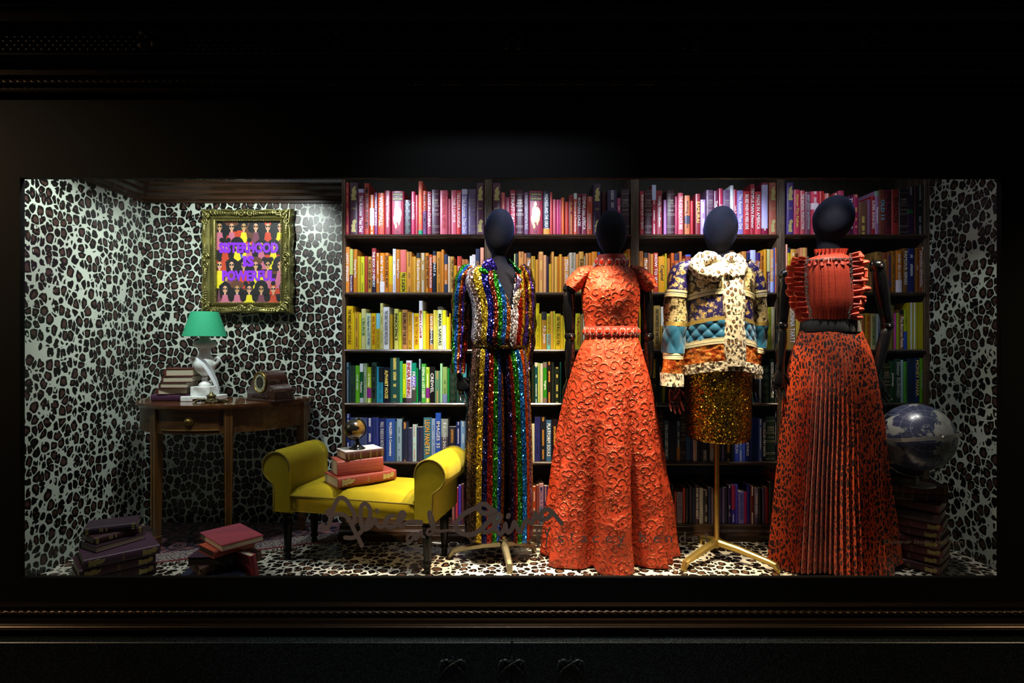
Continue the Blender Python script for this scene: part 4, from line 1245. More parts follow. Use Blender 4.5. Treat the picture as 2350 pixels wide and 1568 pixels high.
sp_ = [W(505, 908, YQ-.0), W(501, 893, YQ-.0), W(494, 875, YQ), W(483, 853, YQ), W(470, 835, YQ), W(453, 821, YQ)]
m = MB(); m.tube(sp_, [.0018, .0018, .0016, .0013, .001, .0006], 6); obj('shaft', m, FE, ft, True)
m = MB(); rq = random.Random(4)
def spl(t):
    f = t*(len(sp_)-1); i = min(int(f), len(sp_)-2); return sp_[i].lerp(sp_[i+1], f-i)
for s_ in (-1, 1):
    for k in range(120):
        t = .12+.87*k/119; p = spl(t); tg = (spl(min(1, t+.03))-spl(t-.03)).normalized(); nn_ = Vector((-tg.z, 0, tg.x))*s_
        l = (.023*math.sin(PI*min(1, (t-.08)*1.02))**.55+.004)*(1 if s_ < 0 else .8); dr_ = (nn_*.75+tg*.66).normalized()
        if t < .25: l *= rq.uniform(.5, 1.3); dr_ = (dr_+Vector((rq.uniform(-.4, .4), rq.uniform(-.3, .3), rq.uniform(-.4, .3)))).normalized()
        q = p+dr_*l+Vector((0, -.006, 0)); w_ = tg*.0024
        m.add([p-w_, p+w_, q+w_*.5, q-w_*.5], [(0,1,2,3)])
        m.add([p-w_+Vector((0,.0008,0)), p+w_+Vector((0,.0008,0)), q+w_*.5+Vector((0,.0008,0)), q-w_*.5+Vector((0,.0008,0))], [(3,2,1,0)])
tag(obj('barbs', m, FE, ft), kind='stuff')

# ================================================================ mantel clock
yc_ = 3.40; cx_ = XX(617, yc_); yaw = math.radians(-33)
ck = thing('mantel_clock', 'dark wooden arched mantel clock with a brass-rimmed dial on the half-round table', 'clock', (cx_, yc_, TZ))
CW = wood('clock_veneer', '1c0c0a', '42201a', .22, 'x', 1, .6)
M = Matrix.Translation((cx_, yc_, TZ)) @ Matrix.Rotation(yaw, 4, 'Z')
def arch(sc, dz=0):
    P_ = [(-.145, .012), (-.145, .06)]+[(-.145+.03*(1-math.cos(a)), .06+.028*math.sin(a)) for a in (.5, 1.0, 1.5)]
    P_ += [(.0+.088*math.cos(PI-PI*i/16), .108+.085*math.sin(PI-PI*i/16)) for i in range(17)]
    P_ += [(.145-.03*(1-math.cos(a)), .06+.028*math.sin(a)) for a in (1.5, 1.0, .5)]+[(.145, .06), (.145, .012)]
    return [(x*sc, z*sc+dz) for x, z in P_]
m = MB(M); m.prism(arch(.93), -.055, .075); obj('case', m, CW, ck, 'auto')
m = MB(M); m.box(-.142, .142, -.062, .08, 0, .012, .003); obj('plinth', m, CW, ck)
Md = M @ Matrix.Translation((0, -.055, .112)) @ Matrix.Rotation(PI/2, 4, 'X')
m = MB(Md); m.lathe([(.060, 0), (.064, .003), (.062, .008), (.056, .009), (.055, .005), (.055, .0)], (0,0,0), 48, cap=False); obj('dial_rim', m, BRASS, ck, True)
m = MB(Md); m.lathe([(.055, .002), (.055, .004)], (0,0,0), 48); dl = obj('dial', m, mat('cream_dial', 'b8b894', .35), ck)
m = MB(Md); m.lathe([(.036, .0042), (.036, .0048)], (0,0,0), 40); obj('dial_centre', m, mat('dark_dial_centre', '1c1814', .3), dl)
for i in range(12):
    a = PI/2-i*PI/6; text('numeral', str(i or 12), mat('black_label', '0a0a0a', .5), dl, Md @ Matrix.Translation((.0455*math.cos(a), .0455*math.sin(a), .0049)) @ Matrix.Rotation(a-PI/2, 4, 'Z'), .009, .009)
for a, l in ((92, .034), (-70, .046)):
    m = MB(Md @ Matrix.Rotation(math.radians(a), 4, 'Z')); m.box(-.006, l, -.0011, .0011, .0052, .006); obj('clock_hand', m, BRASS, dl)
m = MB(Md); m.lathe([(.0545, .0075), (.0545, .0085)], (0,0,0), 40); obj('dial_glass', m, GLASS, ck)
m = MB(M)
for sx in (-1, 1): m.tube([(sx*.0, -.058, .032), (sx*.03, -.06, .026), (sx*.06, -.06, .036), (sx*.075, -.06, .03), (sx*.07, -.06, .022), (sx*.062, -.06, .027)], [.003, .004, .004, .0035, .003, .002], 6)
obj('carved_scroll', m, CW, ck, True)

# ================================================================ framed print
YF = 3.66
fx0, fx1, fz0, fz1 = XX(463, YF), XX(672, YF), ZZ(721, YF), ZZ(479, YF)
ix0, ix1, iz0, iz1 = XX(496, YF), XX(646, YF), ZZ(695, YF), ZZ(507, YF)
GF = mat('gilt_frame', '8c8650', .3, .75, .3, 30, .25)
pf = thing('picture_frame', 'ornate antique gilt frame with carved corners hanging on the patterned wall', 'picture frame', ((fx0+fx1)/2, YF, (fz0+fz1)/2))
pr = [(0, .045), (.0, .02), (.06, .0), (.12, -.012), (.2, -.012), (.3, .006), (.55, .012), (.72, .0), (.8, -.004), (.86, .008), (.9, .0), (.96, .004), (1, .02), (1, .045)]
fcx, fcz = (fx0+fx1)/2, (fz0+fz1)/2
CO = [((fx0, fz0), (ix0, iz0)), ((fx1, fz0), (ix1, iz0)), ((fx1, fz1), (ix1, iz1)), ((fx0, fz1), (ix0, iz1))]
for k in range(4):
    (oa, ia), (ob, ib) = CO[k], CO[(k+1) % 4]; m = MB(); ns = 40
    def P(i, j):
        t = j/ns; f, y = pr[i]; wob = .012*max(0, math.sin(PI*t*2*2+PI*1.5)) if f < .25 else 0
        a = Vector((oa[0]+(ia[0]-oa[0])*f, oa[1]+(ia[1]-oa[1])*f)); b = Vector((ob[0]+(ib[0]-ob[0])*f, ob[1]+(ib[1]-ob[1])*f)); q = a.lerp(b, t)
        c = (Vector((fcx, fcz))-q)
        if f < .25: s_ = .010*math.sin(PI*t*4)**2*(1-f*3); q = q+Vector((0, 1 if k == 0 else -1) if k in (0, 2) else (-1 if k == 1 else 1, 0))*s_
        return (q.x, YF+y-.012, q.y)
    m.grid(P, len(pr), ns+1); obj('frame_rail', m, GF, pf, 'auto')
def scroll(mb, c, r, s0, sg, y, turns=1.6, th=.006):
    pts = []; rad = []
    for i in range(22):
        t = i/21; a = s0+sg*t*turns*2*PI; rr = r*(1-t)**.8+.001
        pts.append((c[0]+rr*math.cos(a), y-.006*t, c[1]+rr*math.sin(a))); rad.append(th*(1-.55*t))
    mb.tube(pts, rad, 7)
def leafy(mb, c, d, L, w, y):
    d = Vector(d).normalized(); nn_ = Vector((-d.y, d.x))
    for i in range(5):
        t = i/4; 
        for sg in (-1, 1):
            p = Vector(c)+d*L*t*.8; q = p+(d*.7+nn_*sg).normalized()*w*(1-t*.6)
            mb.tube([(p.x, y, p.y), ((p.x+q.x)/2, y-.008, (p.y+q.y)/2), (q.x, y-.001, q.y)], [.0035, .005, .0015], 6)
    mb.tube([(c[0], y, c[1]), (c[0]+d.x*L*.5, y-.01, c[1]+d.y*L*.5), (c[0]+d.x*L, y-.002, c[1]+d.y*L)], [.005, .006, .002], 6)
yo = YF-.024
for k, (cx, cz, sx, sz) in enumerate(((fx0, fz0, 1, 1), (fx1, fz0, -1, 1), (fx1, fz1, -1, -1), (fx0, fz1, 1, -1))):
    m = MB(); c = (cx+sx*.045, cz+sz*.045)
    scroll(m, c, .03, PI/4, 1, yo, th=.008); scroll(m, (cx+sx*.085, cz+sz*.028), .02, 0, -sx*sz, yo); scroll(m, (cx+sx*.028, cz+sz*.085), .02, PI/2, sx*sz, yo)
    m.ball((c[0], yo-.008, c[1]), .012, 10, 6)
    leafy(m, (cx+sx*.095, cz+sz*.03), (sx, sz*.05), .085, .02, yo); leafy(m, (cx+sx*.03, cz+sz*.095), (sx*.05, sz), .085, .02, yo)
    leafy(m, (cx+sx*.06, cz+sz*.06), (-sx, -sz), .07, .02, yo-.004)
    obj('corner_ornament', m, GF, pf, True)
for cx, cz, d in ((fcx, fz0+.035, (1, 0)), (fcx, fz1-.035, (1, 0)), (fx0+.035, fcz, (0, 1)), (fx1-.035, fcz, (0, 1))):
    m = MB(); d = Vector(d)
    for sg in (-1, 1):
        q = Vector((cx, cz))+d*sg*.03; scroll(m, q, .022, 0 if sg > 0 else PI, sg, yo, th=.007)
        leafy(m, q+d*sg*.02, d*sg, .07, .018, yo)
    m.ball((cx, yo-.01, cz), .013, 10, 6); obj('centre_ornament', m, GF, pf, True)
m = MB(); bd_ = .006
for (xa, za, xb, zb_) in ((ix0, iz0, ix1, iz0), (ix1, iz0, ix1, iz1), (ix1, iz1, ix0, iz1), (ix0, iz1, ix0, iz0)):
    L = math.hypot(xb-xa, zb_-za); q = int(L/.011)
    for i in range(q): t = i/q; m.ball((xa+(xb-xa)*t, YF-.010, za+(zb_-za)*t), .0048, 6, 4)
obj('beaded_edge', m, GF, pf, True)
yp = YF+.012
bgm = mat('print_black', '06060a', .6); m = MB(); m.box(ix0-.002, ix1+.002, yp, yp+.004, iz0-.002, iz1+.002)
pn = obj('art_print', m, mat('print_ground', '8c3c28', .6), pf)
COLS = {'k': '08080c', 'y': 'd8c81c', 'r': 'b83c20', 'p': 'b8647c', 'u': '5058c0', 'b': '5a3420', 't': 'b08858', 'm': '6c3848', 'w': 'e8dcc8', 's': 'c89878'}
PM = {k: mat('print_'+k, c, .6, 0, .12, 60, .02) for k, c in COLS.items()}
uw, uh = (ix1-ix0), (iz1-iz0)
layer = [0]
shapes = {k: MB() for k in COLS}
def pol(c, pts):
    layer[0] += 1; y = yp-.0004-layer[0]*.000012
    pts = [(min(1, max(0, a)), min(1, max(0, b))) for a, b in pts]
    shapes[c].prism([(ix0+a*uw, iz0+b*uh) for a, b in pts], y, y+.00001)
def disc(c, x, y, r, ry=None, n_=14): pol(c, [(x+r*math.cos(2*PI*i/n_), y+(ry or r*.8)*math.sin(2*PI*i/n_)) for i in range(n_)])
def figure(x, y, s, dress, hair, style, body='t'):
    # body, dress, neck, head, hair
    if style == 'afro': disc('k', x, y+.02*s, .1*s, .09*s); disc('k', x-.06*s, y-.02*s, .06*s); disc('k', x+.06*s, y-.02*s, .06*s)
    if style == 'long': pol('k', [(x-.07*s, y-.1*s), (x-.09*s, y+.04*s), (x, y+.1*s), (x+.09*s, y+.05*s), (x+.16*s, y-.02*s), (x+.14*s, y-.1*s)])
    if style == 'hat': disc('b', x, y+.05*s, .1*s, .05*s); disc('k', x-.05*s, y-.02*s, .045*s); disc('k', x+.05*s, y-.02*s, .045*s)
    if style == 'puff': disc('k', x, y+.03*s, .06*s, .035*s); disc('k', x-.05*s, y+.07*s, .035*s); disc('k', x+.05*s, y+.07*s, .035*s)
    if style == 'wrap': disc('r', x, y+.04*s, .05*s, .03*s); disc('k', x, y+.07*s, .035*s)
    disc(body if style != 'wrap' else 's', x, y, .034*s, .042*s)
    pol('s', [(x-.012*s, y-.03*s), (x+.012*s, y-.03*s), (x+.014*s, y-.07*s), (x-.014*s, y-.07*s)])
    pol(dress, [(x-.035*s, y-.065*s), (x+.035*s, y-.065*s), (x+.05*s, y-.13*s), (x+.1*s, y-.27*s), (x-.1*s, y-.27*s), (x-.05*s, y-.13*s)])
    disc('k', x-.018*s, y+.004*s, .014*s, .012*s, 8); disc('k', x+.018*s, y+.004*s, .014*s, .012*s, 8); disc('r', x, y-.022*s, .006*s, .005*s, 6)
pol('k', [(0,0),(1,0),(1,1),(0,1)])
rp = random.Random(11)
for (x0_, y0_, x1_, y1_, c) in ((.0,.35,.28,.56,'r'),(.3,.3,.5,.6,'u'),(.5,.4,.8,.52,'r'),(.7,.55,1,.8,'r'),(.12,.7,.45,.9,'r'),(.4,.72,.56,1,'b'),(.5,.86,.7,1,'u'),(0,.0,.2,.2,'m'),(.8,.1,1,.3,'r'),(.3,.15,.6,.3,'b'),(.55,.2,.75,.35,'y'),(.2,.1,.4,.22,'u'),(.1,.2,.3,.32,'t'),(.62,.6,.85,.75,'t'),(.0,.85,.22,1,'t'),(.85,.35,1,.55,'b'),(.38,.5,.5,.62,'y')):
    w = (x1_-x0_)*.15; pol(c, [(x0_, y0_), (x1_-w, y0_+.01), (x1_, y1_-.02), (x0_+w, y1_)])
for row_ in range(4):
    for i in range(6):
        x = .04+i*.185+(row_ % 2)*.085; y = .93-row_*.255+.02*((i*3+row_) % 3)
        figure(x, y, 1.05, 'pyrmyp'[(i*5+row_*2) % 6], 'k', ['long', 'hat', 'puff', 'afro', 'wrap', 'long'][(i+row_*2) % 6], 'ts'[(i+row_) % 2])
for k, mb in shapes.items():
    if mb.v: obj('printed_figures', mb, PM[k], pn)
VI = mat('violet_letters', '8428d8', .5, 0, .05, 20, 0); SH = mat('black_label', '0a0a0a')
for s_, py, w_ in (('SISTERHOOD', 569, 136), ('IS', 600, 26), ('POWERFUL', 633, 122)):
    zc = ZZ(py, yp)
    text('lettering', s_, VI, pn, frontM(XX(571, yp), yp-.003, zc), w_*yp/FPX, 25*yp/FPX, .055)
# ================================================================ yellow velvet bench
n = NT('mustard_velvet'); v = n.obj(); f = n.noise(v, 9, 4, .6); f2 = n.noise(v, 320, 2)
n.set(col=n.mix(f, lin('8c7a08'), lin('b8a214')), rough=.75, spec=.2, sheen=.8, sheenr=.35, sheenc=lin('f0e070'), normal=n.bump(n.math('ADD', f, n.math('MULTIPLY', f2, .15)), .22, .006)); VEL = n.m
PIPE = mat('mustard_piping', '7c6a08', .8); EBON = mat('ebonised_wood', '070606', .45, 0, .1, 30, .05, spec=.25)
fl_, fr_2 = Vector((-1.238, 3.09, 0)), Vector((-.423, 2.90, 0))
ux = (fr_2-fl_).normalized(); yawb = math.atan2(ux.y, ux.x)
mid = (fl_+fr_2)/2+Vector((-ux.y, ux.x, 0))*.13
Mb = Matrix.Translation(mid) @ Matrix.Rotation(yawb, 4, 'Z')
bn = thing('bench', 'mustard yellow velvet bench with two rolled arms and black turned legs', 'bench', mid)
HW = .455; D0, D1 = -.185, .20       # half length between arms' outsides, depth range
def turned(x, y):
    m = MB(Mb); P_ = [(.012, 0), (.017, .004), (.017, .03), (.013, .036), (.022, .046), (.022, .056), (.015, .064), (.019, .07), (.024, .18), (.026, .22), (.018, .226), (.026, .236), (.026, .246), (.018, .252), (.026, .262), (.03, .27), (.03, .285)]
    m.lathe(P_, (x, y, 0), 20); obj('leg', m, EBON, bn, True)
for x in (-.405, .405):
    for y in (-.125, .13): turned(x, y)
m = MB(Mb); m.box(-HW+.07, HW-.07, D0+.014, D1-.012, .275, .375, .012); obj('seat_frame', m, VEL, bn, True)
# cushion
m = MB(Mb)
def P(i, j):
    u = i/36; v = j/20; x = -HW+.085+(2*HW-.17)*u; y = D0+.006+(D1-D0-.012)*v
    e = (1-(2*u-1)**8)*(1-(2*v-1)**6); sag = .018*math.exp(-((x+.0)**2/.03+(y)**2/.02))
    return (x, y, .362+.052*max(0, e)**.5+.01*math.cos((2*u-1)*1.5)-sag)
m.grid(P, 37, 21); obj('seat_cushion', m, VEL, bn, True)
m = MB(Mb); m.tube([(-HW+.108, D0+.004, .366), (0, D0+.002, .368), (HW-.108, D0+.004, .366)], .005, 8); obj('piping', m, PIPE, bn, True)
for sg in (-1, 1):
    # arm: upright panel rolling outwards into a bolster; outline in (x,z) for the right arm, mirrored
    R = .085; cxr, czr = HW+.0, .515
    out = [(HW-.1, .268), (HW-.1, .50)]+[(cxr-.015+R*math.cos(a), czr+R*math.sin(a)) for a in [PI-.1-(i*(PI*1.28))/14 for i in range(15)]]+[(HW+.0, .42), (HW-.002, .268)]
    out = [(sg*x, z) for x, z in out]
    m = MB(Mb); ny = 30
    base_c = Vector((sg*(cxr-.03), .47))
    rr_ = random.Random(3+sg)
    ph = [rr_.uniform(0, 6) for _ in range(30)]
    def P(i, j):
        v = j/ny; y = D0+.012+(D1-D0-.024)*v; x, z = out[i % len(out)]
        e = min(v, 1-v); pin = .018*math.exp(-e/.04)
        wr = .008*math.exp(-e/.10)*math.sin(i*2.9+ph[i % 30]) if z > .46 else 0
        q = base_c+(Vector((x, z))-base_c)*(1-pin/.09+wr/.09) if z > .3 else Vector((x, z))
        return (q.x, y, q.y)
    m.grid(P, len(out), ny+1, True); ar = obj('arm', m, VEL, bn, True)
    for yy, s2 in ((D0+.004, -1), (D1-.004, 1)):
        m = MB(Mb); oc = [(base_c.x+(x-base_c.x)*.965, base_c.y+(z-base_c.y)*.965) for x, z in out]
        m.prism(oc, yy, yy-s2*.02); obj('arm_front', m, VEL, ar)
        m = MB(Mb); m.tube([(x, yy-.0*s2, z) for x, z in oc[1:]], .0048, 8); obj('arm_piping', m, PIPE, ar, True)

# ================================================================ small globe on the bench stack
def globe_mat(name, sea, lands, scale, line, ox=0):
    n = NT(name); v = n.obj()
    f = n.noise(n.mapping(v, (1,1,1), (ox, .3, .1)), scale, 6, .62, .35)
    g = n.noise(v, scale*3.5, 4)
    land = n.ramp(g, [(.3, lin(lands[0])), (.5, lin(lands[1])), (.68, lin(lands[2]))])
    c = n.mix(n.math('GREATER_THAN', f, .53), lin(sea), land)
    # grid of meridians and parallels about the globe's own axis
    s_ = n('SeparateXYZ', iVector=v); X, Y_, Z = s_.outputs
    th = n.math('ARCTAN2', Y_, X); r = n('VectorMath', operation='LENGTH'); n.l.new(v, r.inputs[0])
    la = n.math('ARCSINE', n.math('DIVIDE', Z, r.outputs['Value']))
    a = n.math('LESS_THAN', n.math('ABSOLUTE', n.math('SUBTRACT', n.math('FRACT', n.math('MULTIPLY', th, 12/PI)), .5)), .025)
    b = n.math('LESS_THAN', n.math('ABSOLUTE', n.math('SUBTRACT', n.math('FRACT', n.math('MULTIPLY', la, 12/PI)), .5)), .03)
    n.set(col=n.mix(n.math('MULTIPLY', n.math('MAXIMUM', a, b), .5), c, lin(line)), rough=.28, coat=.3)
    return n.m
def unit_obj(name, mb, m, parent, loc, rot=(0,0,0), smooth=True):
    o = obj(name, mb, m, None, smooth); o.location = Vector(loc)-parent.location; o.rotation_euler = rot; o.parent = parent; return o
YS = 3.13; base = Vector((XX(820, YS), YS, SEAT+.176))
sg_ = thing('desk_globe', 'small black globe with golden continents on the bench book stack', 'globe', base, None)
BK = mat('black_lacquer', '0a0a0c', .2, 0, .1, 30, .03, coat=.4)
k_ = YS/FPX
m = MB(); m.lathe([(.043, 0), (.043, .004), (.036, .008), (.022, .018), (.013, .034), (.009, .05), (.008, .058)], base, 32); obj('foot', m, BK, sg_, True)
gc = Vector((XX(814, YS), YS, ZZ(985, YS))); r = 23*k_
m = MB(); m.ball((0,0,0), r, 40, 24); unit_obj('sphere', m, globe_mat('antique_globe_map', '14140f', ('6c5020', '9c7c34', '7c3a1c'), 16, '3c3420'), sg_, gc, (0, math.radians(23), .4))
m = MB(); R_ = r+.006
m.tube([(gc.x+R_*math.cos(a), gc.y, gc.z+R_*math.sin(a)) for a in [math.radians(t) for t in range(70, -126, -8)]], .0035, 8, flat=.6); obj('half_ring', m, BK, sg_, True)
m = MB(); m.ball((gc.x+R_*math.cos(math.radians(68)), gc.y, gc.z+R_*math.sin(math.radians(68))), .007); m.ball((gc.x+R_*math.cos(math.radians(-122)), gc.y, gc.z+R_*math.sin(math.radians(-122))), .005); obj('pivot', m, BK, sg_, True)
m = MB(); m.tube([(base.x, base.y, base.z+.055), (gc.x+.002, gc.y, gc.z-R_)], .006, 8); obj('neck', m, BK, sg_, True)

# ================================================================ large globe on the right stack
YL2 = 2.97; gx = XX(2103, YL2); gz = ZZ(1003, YL2); R = 76*YL2/FPX
gb = thing('floor_globe', 'large grey blue globe in a silver ring on the tall book stack', 'globe', (XX(2096, YL2), YL2, STZ))
STEEL = mat('brushed_steel', 'c8c4b8', .42, .85, .1, 40, .05)
n = globe_mat('slate_globe_map', '34384e', ('74746e', '8c8c84', '9c9c94'), 4.2, '8c90a4', 1.7)
m = MB(); m.ball((0,0,0), R, 64, 40); unit_obj('sphere', m, n, gb, (gx, YL2, gz), (math.radians(68), 0, math.radians(-20)))
RR = R+.014
m = MB()
tilt = Matrix.Translation((gx, YL2, gz)) @ Matrix.Rotation(math.radians(-6), 4, 'Y') @ Matrix.Rotation(math.radians(-9), 4, 'X')
m.M = tilt; N_ = 72
m.grid(lambda i, j: [(RR*math.cos(2*PI*i/N_)*k[0], RR*math.sin(2*PI*i/N_)*k[0], k[1]) for k in ((.985,-.009),(1.02,-.009),(1.02,.009),(.985,.009),(.985,-.009))][j], N_, 5, True)
obj('meridian_ring', m, STEEL, gb, 'auto')
m = MB(tilt); m.ball((0, -RR*1.02, 0), .007, 12, 8); obj('pivot_screw', m, STEEL, gb, True)
m = MB(); rc = RR+.02
m.tube([(gx+rc*math.cos(a), YL2, gz+rc*math.sin(a)) for a in [math.radians(t) for t in range(8, -189, -6)]], .0035, 8); obj('support_arc', m, STEEL, gb, True)
m = MB(); m.tube([(gx, YL2, gz-rc), (gx, YL2, STZ+.006)], .011, 16); obj('stem', m, STEEL, gb, True)
m = MB(); m.lathe([(.085, 0), (.085, .004), (.082, .0065), (.02, .008)], (gx, YL2, STZ), 48); obj('base', m, STEEL, gb, 'auto')
for sg in (-1, 1):
    m = MB(); m.ball((gx+sg*(rc-.002), YL2, gz+rc*.14), .006, 10, 6); obj('axis_knob', m, STEEL, gb, True)
# ================================================================ mannequins
def interp(rows, py):
    """rows of (py, a, b, ...) -> smooth values at py"""
    if py <= rows[0][0]: return rows[0][1:]
    if py >= rows[-1][0]: return rows[-1][1:]
    for i in range(len(rows)-1):
        if rows[i][0] <= py <= rows[i+1][0]:
            p1, p2 = rows[i], rows[i+1]; p0 = rows[i-1] if i else p1; p3 = rows[i+2] if i+2 < len(rows) else p2
            h = p2[0]-p1[0]; t = (py-p1[0])/h; o = []
            for c in range(1, len(p1)):
                def sl(a, b): return (b[c]-a[c])/(b[0]-a[0]) if b[0] != a[0] else 0
                d = sl(p1, p2); m1 = (sl(p0, p1)+d)/2 if i else d; m2 = (d+sl(p2, p3))/2 if i+2 < len(rows) else d
                if m1*d <= 0: m1 = 0
                if m2*d <= 0: m2 = 0
                m1 = math.copysign(min(abs(m1), 3*abs(d)), d) if d else 0; m2 = math.copysign(min(abs(m2), 3*abs(d)), d) if d else 0
                o.append(p1[c]*(2*t**3-3*t*t+1)+p2[c]*(-2*t**3+3*t*t)+h*(m1*(t**3-2*t*t+t)+m2*(t**3-t*t)))
            return tuple(o)
def surf(rows, Y, th, py, disp=None, pw=1.0, dy=0):
    """point on a garment: rows (py, xl, xr, depth radius); th = 0 faces the window, grows to the viewer's right"""
    xl, xr, ry = interp(rows, py)[:3]; k = Y/FPX; cx = ((xl+xr)/2-1175)*k; rx = (xr-xl)/2*k
    s, c = math.sin(th), math.cos(th)
    if pw != 1: s = math.copysign(abs(s)**pw, s); c = math.copysign(abs(c)**pw, c)
    d = disp(th, py) if disp else 0
    if c < 0: ry *= .78; d *= (.5 if d > 0 else 1)
    return Vector((cx+(rx+d)*s, Y-(ry+d)*c, ZZ(py, Y)+dy))
def shell(name, rows, Y, m, parent, nt=96, nz=60, disp=None, pw=1.0, y0=None, y1=None, curve=None, thick=0, caps=(0, 0), uvk=None, t0=-PI, t1=PI, smooth=True):
    a = rows[0][0] if y0 is None else y0; b = rows[-1][0] if y1 is None else y1
    mb = MB(); closed = (t1-t0) > 6.28; nt_ = nt if closed else nt+1
    def py_(i, j):
        p = a+(b-a)*j/(nz-1)
        return p
    def P(i, j):
        th = t0+(t1-t0)*i/nt; p = py_(i, j)
        if curve: p += curve(th)
        return surf(rows, Y, th, p, disp, pw)
    def UV(i, j):
        th = t0+(t1-t0)*i/nt; u = th/PI+.5
        if u < 0: u = -u
        if u > 1: u = 2-u
        return (u, (py_(i, j)-784)*Y/FPX)
    if closed:
        mb.grid(P, nt, nz, True, UV)
        R0 = [P(i, 0) for i in range(nt)]; R1 = [P(i, nz-1) for i in range(nt)]
        if caps[0]: mb.add(R0, [list(range(nt))])
        if caps[1]: mb.add(R1, [list(range(nt))])
    else: mb.grid(P, nt_, nz, False, UV)
    o = obj(name, mb, m, parent, smooth)
    if thick:
        md = o.modifiers.new('thickness', 'SOLIDIFY'); md.thickness = thick; md.offset = -1
    return o
def sequins(name, stops, size=230, dark=.35, seed=0, rough=.28, metal=.85, sp=.75):
    """rows of sequins: every cell tilts its own way"""
    n = NT(name); v = n.obj(); uvs = n('SeparateXYZ', iVector=n.uv()); U = uvs.outputs[0]
    col = n.ramp(U, stops, 'CONSTANT') if len(stops) > 1 else None
    if len(stops) > 32: print('RAMP', name)
    vz = n.mapping(v, (1, 1, .9))
    cc = n.voro(vz, size, out=1, rnd=.85); dd = n.voro(vz, size, out=0, rnd=.85)
    sub = n('VectorMath', operation='SUBTRACT'); n.l.new(cc, sub.inputs[0]); sub.inputs[1].default_value = (.5, .5, .5)
    sc = n('VectorMath', operation='SCALE'); n.l.new(sub.outputs[0], sc.inputs[0]); sc.inputs['Scale'].default_value = sp
    g = n('NewGeometry'); ad = n('VectorMath', operation='ADD'); n.l.new(g.outputs['Normal'], ad.inputs[0]); n.l.new(sc.outputs[0], ad.inputs[1])
    nm = n('VectorMath', operation='NORMALIZE'); n.l.new(ad.outputs[0], nm.inputs[0])
    base = col if col else stops[0][1]
    hs = n('SeparateColor', iColor=cc).outputs[0]
    b2 = n.mix(n.math('MULTIPLY', hs, dark), base, (0,0,0,1))
    n.set(col=b2, rough=rough*.7, metal=metal, normal=nm.outputs[0]); MC[name] = n.m; return n.m
def st(lst):
    """front fractions 0..1 across the width -> angle fractions"""
    return [(math.asin(max(-1, min(1, 2*p-1)))/PI+.5, lin(c)) for p, c in lst]
n = NT('navy_black_velvet'); v = n.obj(); f = n.noise(v, 30, 4)
n.set(col=n.mix(f, lin('07070c'), lin('12131f')), rough=.9, spec=.12, sheen=.22, sheenr=.4, sheenc=lin('5a6aa8'), normal=n.bump(f, .1, .004)); NAVY = n.m
LAQ = mat('black_lacquer', '0a0a0c')
SCREW = mat('chrome_screw', 'b8b8bc', .15, .95, 0, 10, 0)
GOLDST = mat('brushed_gold_stand', 'b89c54', .32, .85, .12, 60, .05)
def head(t, cx, top, chin, w, Y, tilt=0, neck=None, ryk=1.12, ttop=.56):
    """egg-shaped featureless fabric head; neck = rows (py, xl, xr, ry)"""
    k = Y/FPX; H = (chin-top)*k; c = W(cx, (top+chin)/2, Y); m = MB(); R_ = []
    for j in range(25):
        v = -1+2*j/24; r = math.sqrt(max(0, 1-v*v))
        r *= (1.0-.16*(-v) if v < 0 else 1+.03*v*(1-v)); r = r*(w/2*k)
        z = v*H/2; y = -.012*(v < 0)*(-v)
        ring = [Vector((max(r, 1e-4)*math.cos(2*PI*i/40), max(r, 1e-4)*ryk*math.sin(2*PI*i/40)+y, z)) for i in range(40)]
        Rm = Matrix.Rotation(math.radians(tilt), 3, 'Y')
        R_.append([c+Rm @ p for p in ring])
    m.rings(R_); obj('head', m, NAVY, t, True)
    if neck: shell('neck', neck, Y, NAVY, t, 40, 24, caps=(1, 1))
